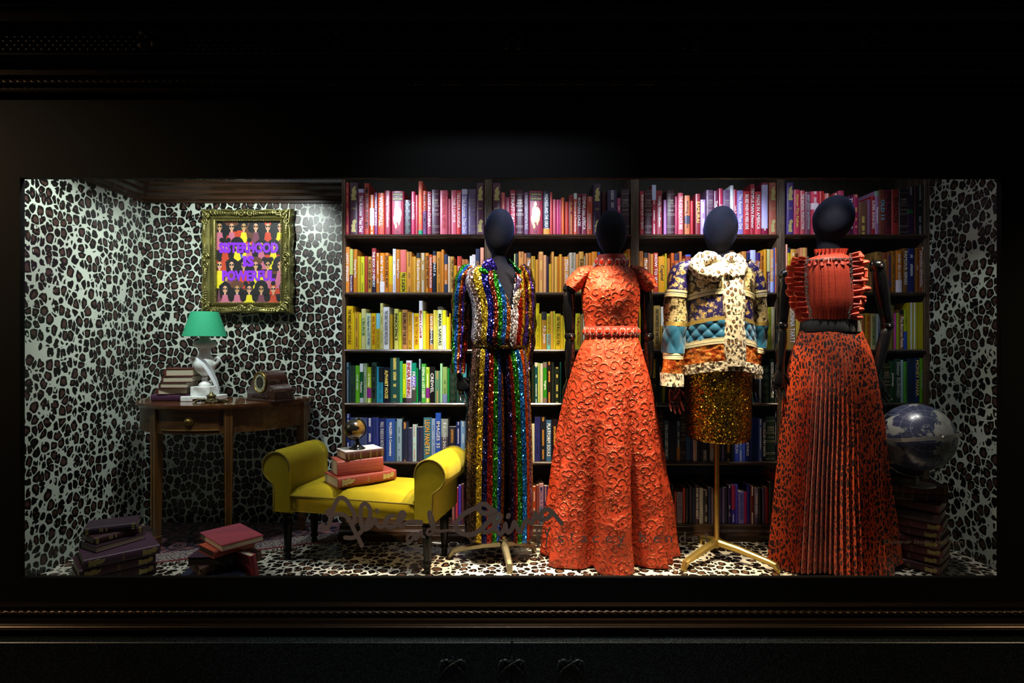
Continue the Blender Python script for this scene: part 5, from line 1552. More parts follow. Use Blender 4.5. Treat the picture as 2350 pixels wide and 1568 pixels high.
def arm_chain(t, P, rad, hand=None, mtl=None, screws=True, side=1, red=False):
    """articulated lacquered arm: shoulder, elbow, wrist; ball joints with screws"""
    mtl = mtl or LAQ; a, b, c = [Vector(p) for p in P]
    def limb(nm, p, q, r0, r1, r2):
        m = MB(); n_ = 12; pts = [p.lerp(q, i/n_) for i in range(n_+1)]
        rr = []
        for i in range(n_+1):
            f = i/n_; r = (r0+(r1-r0)*min(1, f*3)) if f < .34 else r1+(r2-r1)*((f-.34)/.66)
            rr.append(r*(.75 if i in (0, n_) else 1))
        m.tube(pts, rr, 16); return obj(nm, m, mtl, t, True)
    limb('upper_arm', a, b, rad*.85, rad, rad*.72)
    e = limb('forearm', b+(c-b)*.06, c, rad*.72, rad*.8, rad*.5)
    m = MB(); m.ball(b, rad*.86, 20, 14); j = obj('elbow_joint', m, mtl, t, True)
    if screws:
        for p in (b,):
            m = MB(Matrix.Translation(p+Vector((-.006*side, -rad*.86, 0))) @ Matrix.Rotation(PI/2, 4, 'X')); m.lathe([(.007, -.004), (.007, .003), (.005, .005), (.002, .003)], (0,0,0), 12); obj('screw', m, SCREW, j, True)
        m = MB(); m.ball(a, rad*.95, 20, 14); sj = obj('shoulder_joint', m, mtl, t, True)
        m = MB(Matrix.Translation(a+Vector((0, -rad*.93, 0))) @ Matrix.Rotation(PI/2, 4, 'X')); m.lathe([(.008, -.004), (.008, .003), (.006, .005), (.002, .003)], (0,0,0), 12); obj('screw', m, SCREW, sj, True)
    if hand:
        w = c; d = Vector(hand).normalized(); sd = Vector((side, 0, 0)); sd = (sd-d*sd.dot(d)).normalized(); up = d.cross(sd)
        L = .175; m = MB()
        m.rings([[w+d*(L*f)+sd*(r*math.cos(q))+up*(r*.55*math.sin(q)) for q in [2*PI*i/14 for i in range(14)]] for f, r in ((-.02, rad*.42), (.06, rad*.5), (.2, .030), (.38, .036), (.5, .034), (.53, .028))])
        hd = obj('hand', m, mtl, t, True)
        for k, (o_, ln, cu) in enumerate(((-.026, .062, .35), (-.009, .075, .3), (.009, .070, .38), (.025, .055, .5))):
            m = MB(); p0 = w+d*(L*.48)+sd*o_; d1 = (d+sd*o_*6+up*.12*side).normalized(); d2 = (d1-Vector((0,-1,0))*(-cu)).normalized(); p1 = p0+d1*ln*.5; p2 = p1+(d1+Vector((0,-cu,0))).normalized()*ln*.32; p3 = p2+(d1+Vector((0,-cu*2,0))).normalized()*ln*.25
            m.tube([p0, p1, p2, p3], [.0085, .0078, .0068, .0045], 8); m.ball(p1, .0088, 8, 6); obj('finger', m, mtl, hd, True)
        m = MB(); p0 = w+d*(L*.14)-sd*.022; p1 = p0+(d*.7-sd*.7).normalized()*.035; p2 = p1+(d*.95-sd*.3).normalized()*.03
        m.tube([p0, p1, p2], [.010, .009, .006], 8); obj('thumb', m, mtl, hd, True)
def stand(t, hub, feet, ztop, mt=None, rp_=.0135):
    mt = mt or GOLDST; hx, hy = hub
    m = MB(); m.tube([(hx, hy, .06), (hx, hy, ztop)], rp_, 20); m.lathe([(.022, 0), (.022, .035), (.0135, .037)], (hx, hy, .075), 20); p = obj('stand_pole', m, mt, t, 'auto')
    for fx, fy in feet:
        m = MB(); f = Vector((fx, fy, 0)); h = Vector((hx, hy, .085)); d = (f-Vector((hx, hy, 0))); L = d.length; d.normalize(); s = Vector((-d.y, d.x, 0))
        R_ = []
        for q, z, w, hh in ((0, .088, .022, .020), (L*.35, .076, .019, .017), (L*.86, .046, .016, .014), (L*.94, .040, .016, .014), (L, .012, .014, .012)):
            c = Vector((hx, hy, z))+d*q
            uu = Vector((0,0,1)) if q < L*.9 else (Vector((0,0,1))*.6+d*.8).normalized()
            R_.append([c+s*w*a+uu*hh*b for a, b in ((-1,-.6),(-.6,-1),(.6,-1),(1,-.6),(1,.6),(.6,1),(-.6,1),(-1,.6))])
        c = R_[-1]; R_.append([Vector((v.x, v.y, max(.001, v.z-.018))) for v in c])
        m.rings(R_); obj('stand_foot', m, mt, t)

# ---------------------------------------------------------------- 1: striped sequin suit
Y1 = 3.12
t1 = thing('mannequin', 'black-headed mannequin in a rainbow striped sequin trouser suit', 'mannequin', (XX(1152, Y1), Y1, 0), 'dressed mannequins')
head(t1, 1146, 478, 592, 70, Y1, 3)
shell('neck', [(572,1126,1163,.048),(590,1128,1162,.046),(606,1124,1166,.05),(618,1110,1182,.065),(640,1096,1200,.085),(700,1098,1198,.095),(730,1100,1195,.09)], Y1, NAVY, t1, 48, 30, caps=(1,1))
SEQ = [('bronze','94786c'),('dkbronze','4c3a20'),('gold','c8a428'),('navy','16166a'),('red','98200e'),('green','2c861c'),('blue','2868c4'),('copper','a85820')]
c_ = dict(SEQ); c_.update(silver='d0ccd8', violet='4a3aa8', orange='d06414', lav='8878b0', yellow='c8a838', black='08060c', rust='7c2c18')
jk = st([(0,c_['black']),(.03,c_['silver']),(.13,c_['bronze']),(.2,c_['gold']),(.31,c_['navy']),(.42,c_['rust']),(.49,c_['green']),(.56,c_['blue']),(.635,c_['copper']),(.70,c_['silver']),(.82,c_['red']),(.89,c_['gold']),(.93,c_['rust']),(.97,c_['violet'])])
JM = sequins('striped_sequin_jacket', jk, 175, .72, sp=1.1)
def jd(th, py): 
    return .004*math.sin(th*7+py*.02)+.005*math.sin(th*13+1)*max(0, (py-690)/110)
jr = [(606,1118,1172,.06),(612,1086,1190,.085),(622,1064,1204,.105),(645,1060,1210,.12),(700,1078,1212,.13),(745,1080,1212,.13),(775,1078,1208,.128),(790,1082,1206,.115),(797,1086,1204,.105)]
# body of the jacket with an open V at the front: skip the faces inside the neckline
mb = MB(); NT_, NZ = 120, 70
def Pj(i, j):
    th = -PI+2*PI*i/NT_; return surf(jr, Y1, th, 606+(797-606)*j/(NZ-1), jd)
def UVj(i, j):
    th = -PI+2*PI*i/NT_; u = th/PI+.5; u = -u if u < 0 else (2-u if u > 1 else u); return (u, 0)
mb.grid(Pj, NT_, NZ, True, UVj)
keep = []
for f, fc in enumerate(mb.f):
    x = sum(mb.v[i][0] for i in fc)/4; y = sum(mb.v[i][1] for i in fc)/4; z = sum(mb.v[i][2] for i in fc)/4
    px = 1175+x*FPX/Y1; py = 784-(z-EYE)*FPX/Y1
    if y < Y1 and py < 716 and 1128+(py-606)*.42 < px < 1186-(py-606)*.10+ (0): continue
    keep.append(f)
mb.f = [mb.f[i] for i in keep]; mb.uv = [mb.uv[i] for i in keep]; mb.m = [mb.m[i] for i in keep]
jo = obj('jacket', mb, JM, t1, True); jo.modifiers.new('thickness', 'SOLIDIFY').thickness = .004
def flap(name, pts, y, m, parent, th=.006, bow=.01):
    mm = MB(); P_ = [W(a, b, y) for a, b in pts]; c = sum(P_, Vector())/len(P_)
    n_ = len(P_); F = [p+Vector((0, 0, 0)) for p in P_]; B = [p+Vector((0, th, 0)) for p in P_]; cf = c+Vector((0, -bow, 0))
    uv = lambda p: ((p.x*9) % 1, 0)
    mm.add(F+B+[cf], [(i, (i+1) % n_, 2*n_) for i in range(n_)]+[(i, n_+i, n_+(i+1) % n_, (i+1) % n_) for i in range(n_)]+[tuple(range(n_, 2*n_))])
    return obj(name, mm, m, parent)
LAP = {}
def sq1(nm, hexc): 
    if nm not in LAP: LAP[nm] = sequins('sequin_'+nm, [(0, lin(hexc))], 175, .72, sp=1.1)
    return LAP[nm]
yl = Y1-.125
for nm, pts in (('violet', [(1112,598),(1128,592),(1138,606),(1142,618),(1128,627),(1104,612)]), ('green', [(1104,612),(1128,627),(1126,632),(1112,632),(1098,620)]),
                ('blue', [(1126,632),(1142,640),(1160,672),(1154,668),(1134,648)]), ('bronze', [(1128,640),(1156,672),(1168,688),(1160,686),(1130,654)])):
    flap('lapel', pts, yl+.02, sq1(nm, {'violet':'4030b0','green':'28901c','blue':'2070c8','bronze':'b09078'}[nm]), jo)
for nm, pts in (('green2', [(1168,594),(1176,600),(1198,622),(1194,630),(1182,624)]), ('lavender', [(1186,632),(1199,640),(1192,658),(1178,676),(1184,652)]), ('silver', [(1192,660),(1198,668),(1190,700),(1184,712),(1176,690),(1182,672)])):
    flap('lapel', pts, yl+.02, sq1(nm, {'green2':'1c6c30','lavender':'9484c8','silver':'d8c8b0'}[nm]), jo)
# sleeves
SL = sequins('striped_sequin_sleeve', st([(0,c_['rust']),(.06,c_['green']),(.2,c_['blue']),(.42,c_['copper']),(.52,c_['rust']),(.62,c_['violet']),(.74,c_['dkbronze']),(.86,c_['red'])]), 175, .72, sp=1.1)
def sleeve(nm, path, m, parent, nt=40, disp=None, nz=40):
    """path rows (px, py, halfwidth px, Y, depth radius)"""
    mb = MB(); rows = [(i,)+p for i, p in enumerate(path)]
    def P(i, j):
        px, py, hw, Y, ry = interp(rows, (len(path)-1)*j/(nz-1)); th = -PI+2*PI*i/nt; k = Y/FPX
        q0 = interp(rows, max(0, (len(path)-1)*j/(nz-1)-.15)); q1 = interp(rows, min(len(path)-1, (len(path)-1)*j/(nz-1)+.15))
        d = Vector((q1[0]-q0[0], -(q1[1]-q0[1]))).normalized() if (q1[0]-q0[0])**2+(q1[1]-q0[1])**2 > 1e-6 else Vector((0, -1)); nn_ = Vector((-d.y, d.x))
        e = disp(th, j/(nz-1)) if disp else 0
        c = W(px, py, Y); s = math.sin(th)*(hw*k+e)
        return Vector((c.x+nn_.x*s, Y-math.cos(th)*(ry+e), c.z+nn_.y*s))
    def UV(i, j):
        th = -PI+2*PI*i/nt; u = th/PI+.5; u = -u if u < 0 else (2-u if u > 1 else u); return (u, j/(nz-1))
    mb.grid(P, nt, nz, True, UV); return obj(nm, mb, m, parent, True)
wr1 = lambda th, f: .004*math.sin(f*38+th*2)+.003*math.sin(th*5+f*9)
sleeve('sleeve', [(1084,612,12,Y1,.05),(1067,634,20,Y1,.06),(1058,680,20,Y1+.01,.055),(1056,740,19,Y1+.04,.05),(1054,800,17,Y1+.03,.045),(1052,856,15,Y1,.04)], SL, jo, disp=wr1)
SL2 = sequins('striped_sequin_sleeve_gold', st([(0,c_['silver']),(.2,c_['rust']),(.38,c_['gold']),(.55,c_['copper']),(.66,c_['violet']),(.8,c_['dkbronze'])]), 175, .72, sp=1.1)
sleeve('sleeve', [(1196,612,10,Y1,.045),(1208,634,15,Y1,.055),(1216,680,14,Y1+.02,.055),(1216,740,14,Y1+.05,.05),(1214,790,12,Y1+.07,.045),(1208,850,11,Y1+.08,.04)], SL2, jo, disp=wr1)
arm_chain(t1, [W(1066,640,Y1+.01), W(1055,755,Y1+.04), W(1053,862,Y1)], .034, hand=(.35, -.1, -1), screws=False, side=-1)
arm_chain(t1, [W(1205,640,Y1+.02), W(1214,755,Y1+.06), W(1206,858,Y1+.09)], .030, hand=(-.1, .1, -1), screws=False, side=1)
shell('waistband', [(792,1084,1205,.11),(796,1082,1207,.113),(801,1084,1206,.11)], Y1, sequins('sequin_dark_gold', [(0, lin('4a3818'))], 240, .4), t1, 64, 6)
# wide trousers
def pd(seed): return lambda th, py: .0035*math.sin(th*9+seed)*min(1, (py-790)/90)+.0022*math.sin(th*17+seed*2)
PL = sequins('striped_sequin_trouser_left', st([(0,'0a0a18'),(.055,'8a6c60'),(.17,'503c24'),(.30,'c8a424'),(.43,'101048'),(.555,'8c1e0c'),(.68,'2a7c1a'),(.79,'3050b0'),(.885,'b05c14'),(.97,'2a1c40')]), 175, .72, sp=1.1)
PR = sequins('striped_sequin_trouser_right', st([(0,'08060c'),(.12,'141038'),(.26,'801a0c'),(.42,'24701a'),(.60,'2474c8'),(.76,'d86414'),(.88,'8878a8'),(.95,'d0a838')]), 175, .72, sp=1.1)
tr_ = shell('trouser_leg', [(798,1085,1156,.095),(830,1080,1160,.11),(900,1074,1162,.12),(1000,1069,1163,.125),(1110,1067,1162,.13),(1226,1068,1160,.13)], Y1, PL, t1, 90, 60, pd(1), thick=.003, curve=lambda th: 3*math.cos(th))
shell('trouser_leg', [(798,1140,1205,.095),(830,1148,1212,.11),(900,1156,1216,.12),(1000,1160,1220,.125),(1110,1163,1222,.13),(1226,1162,1222,.13)], Y1+.012, PR, t1, 90, 60, pd(3), thick=.003, curve=lambda th: 3*math.cos(th))
stand(t1, (XX(1155, 3.10), 3.10), [(XX(1032, 3.10), 3.12), (XX(1226, 3.2), 3.2), (XX(1170, 2.905), 2.905)], .35, mat('steel_gold_stand', '9c9070', .35, .8, .1, 40, .05))

# ---------------------------------------------------------------- 2: red embroidered gown
Y2 = 3.13
t2 = thing('mannequin', 'black-headed mannequin in a long coral red embroidered gown with a jewelled collar', 'mannequin', (XX(1402, Y2), Y2, 0), 'dressed mannequins')
head(t2, 1403, 482, 590, 71, Y2, 0)
shell('neck', [(568,1385,1424,.05),(590,1384,1423,.05),(604,1376,1432,.055),(612,1370,1436,.06)], Y2, NAVY, t2, 40, 10, caps=(1,1))
n = NT('red_embroidered_silk'); v = n.obj()
xz = n.mapping(v, (1, .6, 1)); nz = n.noise(v, 9, 2, out=1)
w_ = n('VectorMath', operation='SCALE'); n.l.new(nz, w_.inputs[0]); w_.inputs['Scale'].default_value = .03
q_ = n('VectorMath', operation='ADD'); n.l.new(xz, q_.inputs[0]); n.l.new(w_.outputs[0], q_.inputs[1])
def spiral(scale, turns, width, off):
    vn = n('TexVoronoi', feature='F1', iScale=scale, iRandomness=.8); mp = n.mapping(q_.outputs[0], (1,1,1), off); n.l.new(mp, vn.inputs['Vector'])
    d = n('VectorMath', operation='SUBTRACT'); n.l.new(mp, d.inputs[0]); n.l.new(vn.outputs['Position'], d.inputs[1])
    s = n('SeparateXYZ', iVector=d.outputs[0]); ang_ = n.math('ARCTAN2', s.outputs[2], s.outputs[0])
    L = n('VectorMath', operation='LENGTH'); n.l.new(d.outputs[0], L.inputs[0])
    ph = n.math('ADD', ang_, n.math('MULTIPLY', L.outputs['Value'], turns*scale*6.28))
    sn = n.math('SINE', ph)
    return n.math('MULTIPLY', n('MapRange', iValue=sn, i1=1-width, i2=1.0).outputs[0], 1.0), vn
s1, v1 = spiral(21, 1.8, 1.1, (0,0,0)); s2, v2 = spiral(36, 1.6, .9, (.3,.2,.5))
mask = n.math('GREATER_THAN', n.noise(v, 11, 2), .52)
h = n.math('ADD', s1, n.math('MULTIPLY', n.math('MULTIPLY', s2, mask), .6))
fl = n.noise(v, 190, 3, .7); gold = n.math('MULTIPLY', n.math('GREATER_THAN', fl, .60), n.math('GREATER_THAN', h, .45))
cb = n.mix(n.math('MULTIPLY', h, .9, clamp=True), lin('b43a1c'), lin('701204'))
cg = n.mix(gold, cb, lin('f0a850'))
n.set(col=cg, rough=.58, metal=n.math('MULTIPLY', gold, .6), spec=.3, normal=n.bump(n.math('ADD', h, n.math('MULTIPLY', fl, .3)), .7, .006)); REDM = n.m
br = [(610,1372,1436,.07),(618,1352,1452,.085),(628,1338,1462,.105),(645,1334,1466,.12),(672,1334,1468,.145),(700,1335,1467,.14),(735,1340,1463,.115),(752,1342,1462,.105)]
br = [(606,1374,1434,.066)]+br
dr = shell('bodice', br, Y2, REDM, t2, 96, 60, lambda th, py: (.012*math.exp(-((abs(th)-.5)/.34)**2)*math.exp(-((py-672)/26)**2)))
for sg in (-1, 1):
    cx = 1402
    sleeve('cap_sleeve', [(cx+sg*42, 618, 10, Y2, .05), (cx+sg*62, 630, 19, Y2, .075), (cx+sg*80, 648, 20, Y2-.0, .08), (cx+sg*92, 664, 14, Y2, .072)], REDM, dr, 40, lambda th, f: .004*math.sin(th*7)*f, 24)
sk = [(771,1344,1462,.105),(785,1338,1467,.12),(810,1326,1474,.145),(860,1309,1488,.175),(930,1290,1503,.20),(1000,1277,1515,.215),(1080,1266,1526,.225),(1160,1255,1538,.23),(1225,1248,1546,.235),(1275,1242,1554,.238)]
def skd(th, py):
    g = min(1, max(0, (py-800)/380)); g = g**1.2
    folds = .034*math.cos(th*7.0+.25)+.018*math.cos(th*3+1)+.010*noise.noise(Vector((th*5, py*.02, 3)))*2
    centre = .040*math.exp(-(th/.22)**2)-.075*(math.exp(-((th-.40)/.12)**2)+math.exp(-((th+.38)/.10)**2))-.04*math.exp(-((th-.95)/.1)**2)
    return g*(folds*(.5 if abs(th) < .7 else 1)+centre)
shell('skirt', sk, Y2, REDM, t2, 150, 110, skd, thick=.004, curve=lambda th: 0)
# belt and collar with stones
BELT = mat('red_silk_band', 'b02c1c', .5, 0, .15, 60, .1, sheen=.2)
be = shell('belt', [(750,1341,1463,.112),(753,1340,1464,.114),(770,1341,1464,.114),(773,1342,1463,.112)], Y2, BELT, t2, 80, 8)
co = shell('collar', [(586,1372,1434,.062),(590,1370,1436,.064),(606,1367,1439,.067),(612,1364,1442,.072)], Y2, BELT, t2, 64, 8)
GEM = mat('coral_stone', 'd0341c', .12, 0, .15, 20, .03, coat=.5, spec=.8); RHI = mat('rhinestone', 'd8d4cc', .12, .8, .3, 300, .3)
def gem(rows, Y, th, py, w, h, parent, out=.006):
    p = surf(rows, Y, th, py, lambda a, b: out); q = surf(rows, Y, th+.02, py, lambda a, b: out); tx = (q-p).normalized(); nz_ = Vector((tx.y, -tx.x, 0)); M = Matrix(((tx.x, 0, nz_.x, p.x), (tx.y, 0, nz_.y, p.y), (tx.z, 1, nz_.z, p.z), (0,0,0,1)))
    m = MB(M); sup = lambda a, pw=.6: (math.copysign(abs(math.cos(a))**pw, math.cos(a)), math.copysign(abs(math.sin(a))**pw, math.sin(a)))
    m.rings([[(w*f*sup(2*PI*i/16)[0], h*f*sup(2*PI*i/16)[1], z) for i in range(16)] for f, z in ((1, -.004), (1, .002), (.7, .006), (.2, .0075))]); obj('stone', m, GEM, parent, 'auto')
    m = MB(M); nb = 22
    for i in range(nb):
        a = 2*PI*i/nb; c = sup(a, .8); m.ball((c[0]*(w+.0035), c[1]*(h+.0035), .001), .0026, 6, 4)
    obj('rhinestone_ring', m, RHI, parent, True)
for i in range(11):
    th = -1.35+2.7*i/10; gem([(r[0], r[1], r[2], r[3]) for r in [(740,1340,1464,.114),(780,1340,1464,.114)]], Y2, th, 761.5, .0105, .0135, be)
for i, (th, s) in enumerate(((-1.15, .9), (-.72, 1), (-.25, 1), (.22, 1), (.66, 1), (1.1, .9))): gem([(580,1366,1440,.07),(620,1366,1440,.07)], Y2, th, 600+6*math.cos(th), .0105*s, .0155*s, co)
for sg in (-1, 1):
    cx = 1398
    arm_chain(t2, [W(cx+sg*88-4, 662, Y2+.01), W(cx+sg*90, 772, Y2+.03), W(cx+sg*92, 872, Y2+.03)], .037, hand=(sg*.02, -.02, -1), side=sg)
stand(t2, (XX(1402, Y2), Y2), [(XX(1285, 2.98), 2.98), (XX(1515, 3.0), 3.02), (XX(1400, 3.3), 3.3)], .6)

# ---------------------------------------------------------------- 3: brocade jacket, gold sequin skirt
Y3 = 3.12
t3 = thing('mannequin', 'black-headed mannequin in a fur-trimmed patchwork brocade jacket and gold sequin skirt', 'mannequin', (XX(1650, Y3), Y3, 0), 'dressed mannequins')
head(t3, 1653, 472, 586, 75, Y3, 5)
shell('neck', [(566,1632,1672,.048),(582,1632,1674,.048),(600,1628,1680,.055),(615,1620,1690,.06)], Y3, NAVY, t3, 40, 10, caps=(1,1))
def floral(name, base, cols, scale, metal=.3, rough=.4):
    n = NT(name); v = n.obj(); nz = n.noise(v, scale*.8, 3, out=1)
    w_ = n('VectorMath', operation='SCALE'); n.l.new(nz, w_.inputs[0]); w_.inputs['Scale'].default_value = 1.1/scale
    q_ = n('VectorMath', operation='ADD'); n.l.new(v, q_.inputs[0]); n.l.new(w_.outputs[0], q_.inputs[1])
    d = n.voro(q_.outputs[0], scale, rnd=.9); e = n.noise(v, scale*2.2, 4, .65, 1.5)
    f = n.math('ADD', n.math('MULTIPLY', d, .55), n.math('MULTIPLY', e, .8))
    c = n.ramp(f, [(p, lin(x)) for p, x in cols], 'CONSTANT')
    hsh = n.voro(q_.outputs[0], scale, out=1, rnd=.9)
    n.set(col=n.mix(n.math('GREATER_THAN', f, cols[-1][0]), c, lin(base)), rough=rough, metal=metal, normal=n.bump(n.math('ADD', e, n.math('MULTIPLY', n.noise(v, 330, 2), .3)), .5, .004))
    return n.m
GB = floral('cream_gold_brocade', '3a3428', [(0,'b8a068'),(.50,'8c7440'),(.55,'d8c898'),(.72,'6c5c38'),(.78,'3a3426')], 30, .35)
NF = floral('navy_floral_brocade', '1c1450', [(0,'b87828'),(.44,'8c1822'),(.48,'d0b870'),(.58,'30407c'),(.61,'c0a860'),(.64,'241a5c')], 34, .2)
OB = floral('orange_crinkled_brocade', 'b04818', [(0,'d88030'),(.5,'c85418'),(.6,'e09c4c'),(.72,'b04818')], 30, .4, .35)
QT = mat('teal_quilted_satin', '14587c', .38, 0, .2, 12, .05, sheen=.25)
BRD = NT('cream_and_black_braid'); 
n = BRD; us = n('SeparateXYZ', iVector=n.uv()).outputs[1]; fr3 = n.math('FRACT', n.math('MULTIPLY', us, 1/.0192)); n.set(col=n.ramp(fr3, [(0, lin('d8cca0')), (.36, lin('14121a')), (.52, lin('e4dcc0')), (.72, lin('14121a')), (.78, lin('d8cca0'))], 'CONSTANT'), rough=.5, normal=n.bump(n.noise(n.obj(), 400, 2), .4, .002)); BRD = n.m
n = NT('gold_braid'); f = n.noise(n.obj(), 400, 2); n.set(col=n.mix(f, lin('5c4820'), lin('d8bc68')), rough=.4, metal=.5, normal=n.bump(f, .5, .003)); GBR = n.m
FUR = leopard('leopard_fur', 'c8bca4', '17130f', '6c4c2c', 44, .6, .85, thr=-.02, spec=.1, sheen=.3, inner=.16, notch=.40, wob=.9, bite=.1)
jr3 = [(600,1618,1690,.075),(610,1592,1706,.10),(622,1570,1722,.12),(650,1566,1730,.135),(700,1572,1724,.145),(745,1570,1726,.15),(790,1564,1730,.155),(850,1558,1738,.16)]
cv = lambda th: 14*(math.sin(th)**2)-4+(2 if math.cos(th) < 0 else 0)
ja = thing_j = None
jk_ = shell('jacket', jr3, Y3, GB, t3, 100, 30, y0=600, y1=672, curve=lambda th: cv(th), disp=lambda th, py: .003*math.sin(th*6+py*.1))
def band(nm, a, b, m, d0=0, disp=None, nt=100, nz=8): return shell(nm, jr3, Y3, m, jk_, nt, nz, y0=a, y1=b, curve=cv, disp=(lambda th, py: d0+(disp(th, py) if disp else 0)))
band('braid', 671, 684, BRD, .005); band('floral_band', 683, 733, NF, .001, nz=16); band('gold_braid', 732, 741, GBR, .004)
def quilt(th, py):
    a = th*.165/.030; b = (py-741)*Y3/FPX/.034
    p = a+b; q = a-b; return .010*(abs(math.sin(PI*p/2))*abs(math.sin(PI*q/2)))**.5-.003
band('quilted_band', 740, 779, QT, 0, quilt, 220, 26); band('braid', 778, 792, BRD, .006)
crk = lambda th, py: .005*noise.noise(Vector((th*5, py*.09, 1)))+.003*noise.noise(Vector((th*14, py*.2, 4)))
band('orange_band', 791, 834, OB, .002, crk, 140, 22)
fr_n = lambda th, py: .008+.006*noise.noise(Vector((th*16, py*.16, 7)))+.003*noise.noise(Vector((th*50, py*.5, 2)))
band('fur_hem', 830, 852, FUR, .002, fr_n, 200, 14)
# fur collar and placket
mb = MB()
def PP(i, j):
    py = 618+(838-618)*j/70; hw = 24-2*math.sin(j*.2); a = -1+2*i/16; xl, xr, ry = interp(jr3, py)
    thc = math.asin(max(-.9, min(.9, (1662+a*hw-(xl+xr)/2)/((xr-xl)/2)))); p = surf(jr3, Y3, thc, py, lambda *_: .010+.014*(1-a*a)+.006*noise.noise(Vector((i*.9, j*.5, 3)))); 
    if i in (0, 16): p = surf(jr3, Y3, thc, py, lambda *_: .002)
    return p
mb.grid(PP, 17, 71); mb.grid(lambda i, j: PP(16-i, j)+Vector((0, .008, 0)), 17, 71); obj('fur_placket', mb, FUR, jk_, True)
for sg, pts in ((-1, [(1648,600,12,.055),(1628,590,15,.075),(1606,598,17,.085),(1596,612,15,.09),(1612,628,14,.125),(1640,636,12,.145),(1656,626,9,.15)]), (1, [(1664,602,11,.05),(1676,592,13,.07),(1694,598,14,.08),(1700,612,14,.09),(1694,630,14,.12),(1678,634,12,.135),(1664,624,9,.145)])):
    mb = MB(); path = [W(a, b, Y3-d) for a, b, r, d in pts]; rr = [r*Y3/FPX*1.0 for a, b, r, d in pts]
    P3 = []; R3 = []
    for i in range(len(path)-1):
        for q in range(5): P3.append(path[i].lerp(path[i+1], q/5)); R3.append((rr[i]+(rr[i+1]-rr[i])*q/5)*(1+.12*math.sin(i*5+q*2.3)))
    P3.append(path[-1]); R3.append(rr[-1]*.5); mb.tube(P3, R3, 18); 
    o = obj('fur_collar', mb, FUR, jk_, True)
mb = MB(); mb.tube([W(1628,592,Y3+.02), W(1650,586,Y3+.07), W(1680,590,Y3+.03)], [.035,.03,.035], 14); obj('fur_collar', mb, FUR, jk_, True)
# jacket sleeves in the same bands
def jsleeve(rows, side):
    """rows (px, py, halfwidth, Y, ry)"""
    n_ = len(rows)-1; R5 = [(i,)+p for i, p in enumerate(rows)]
    def at(f): return interp(R5, n_*f)
    segs = ((0, .30, 'sleeve', NF, 0, None), (.30, .345, 'braid', BRD, .004, None), (.345, .50, 'brocade_band', GB, .001, None), (.50, .53, 'gold_braid', GBR, .004, None), (.53, .735, 'quilted_band', QT, .001, 'q'), (.735, .78, 'braid', BRD, .004, None), (.78, .90, 'orange_band', OB, .001, 'c'), (.89, 1, 'fur_cuff', FUR, .008, 'f'))
    par = jk_
    for a, b, nm, m, d0, kind in segs:
        mb = MB(); nt = 60; nz = max(6, int((b-a)*120))
        def P(i, j):
            f = a+(b-a)*j/(nz-1); px, py, hw, Y, ry = at(f); th = -PI+2*PI*i/nt; k = Y/FPX
            q0, q1 = at(max(0, f-.03)), at(min(1, f+.03)); d = Vector((q1[0]-q0[0], -(q1[1]-q0[1]))).normalized(); nn_ = Vector((-d.y, d.x))
            e = d0
            if kind == 'q': e += .008*(abs(math.sin(PI*(th*1.6+f*11)/2))*abs(math.sin(PI*(th*1.6-f*11)/2)))**.5
            if kind == 'c': e += .004*noise.noise(Vector((th*3, f*30, side)))
            if kind == 'f': e += .006*noise.noise(Vector((th*8, f*60, side)))
            e += .004*math.sin(f*26+th*1.5)
            c = W(px, py, Y); s = math.sin(th)*(hw*k+e); drop = -.012*math.cos(th)*0
            return Vector((c.x+nn_.x*s, Y-math.cos(th)*(ry+e), c.z+nn_.y*s))
        def UV(i, j):
            return (i/nt, (a+(b-a)*j/(nz-1)-a)*.5)
        mb.grid(P, nt, nz, True, UV); obj(nm, mb, m, par, True)
jsleeve([(1586,606,14,Y3,.06),(1562,630,24,Y3,.075),(1552,680,25,Y3,.075),(1549,740,25,Y3-.01,.07),(1545,790,23,Y3-.03,.065),(1543,840,21,Y3-.05,.06),(1541,886,21,Y3-.06,.058)], 1)
jsleeve([(1708,606,14,Y3+.01,.06),(1726,630,20,Y3+.01,.07),(1736,680,20,Y3+.03,.07),(1739,740,19,Y3+.06,.065),(1738,780,18,Y3+.07,.06),(1730,825,17,Y3+.07,.055),(1726,868,16,Y3+.06,.05)], 2)
REDW = mat('dark_red_lacquer', '3c0e08', .2, 0, .1, 30, .03, coat=.4)
def hand_only(t, w, d, side, mt):
    arm_chain(t, [w+Vector((0,0,.12)), w+Vector((0,0,.06)), w], .026, hand=d, mtl=mt, screws=False, side=side)
hand_only(t3, W(1544, 884, Y3-.05), (.12, -.05, -1), -1, REDW); hand_only(t3, W(1727, 862, Y3+.06), (-.02, 0, -1), 1, LAQ)
GS = sequins('gold_sequin_skirt', [(0, lin('c89a28'))], 200, .8, sp=1.0, rough=.22, metal=.95)
shell('skirt', [(838,1574,1722,.155),(870,1572,1722,.16),(930,1573,1721,.165),(985,1575,1720,.165),(1002,1577,1718,.16)], Y3, GS, t3, 96, 40, lambda th, py: .002*math.sin(th*5), thick=.003, curve=lambda th: 6*math.cos(th))
stand(t3, (XX(1645, 3.11), 3.11), [(XX(1569, 2.94), 2.94), (XX(1786, 2.91), 2.91), (XX(1610, 3.34), 3.33)], 1.0)

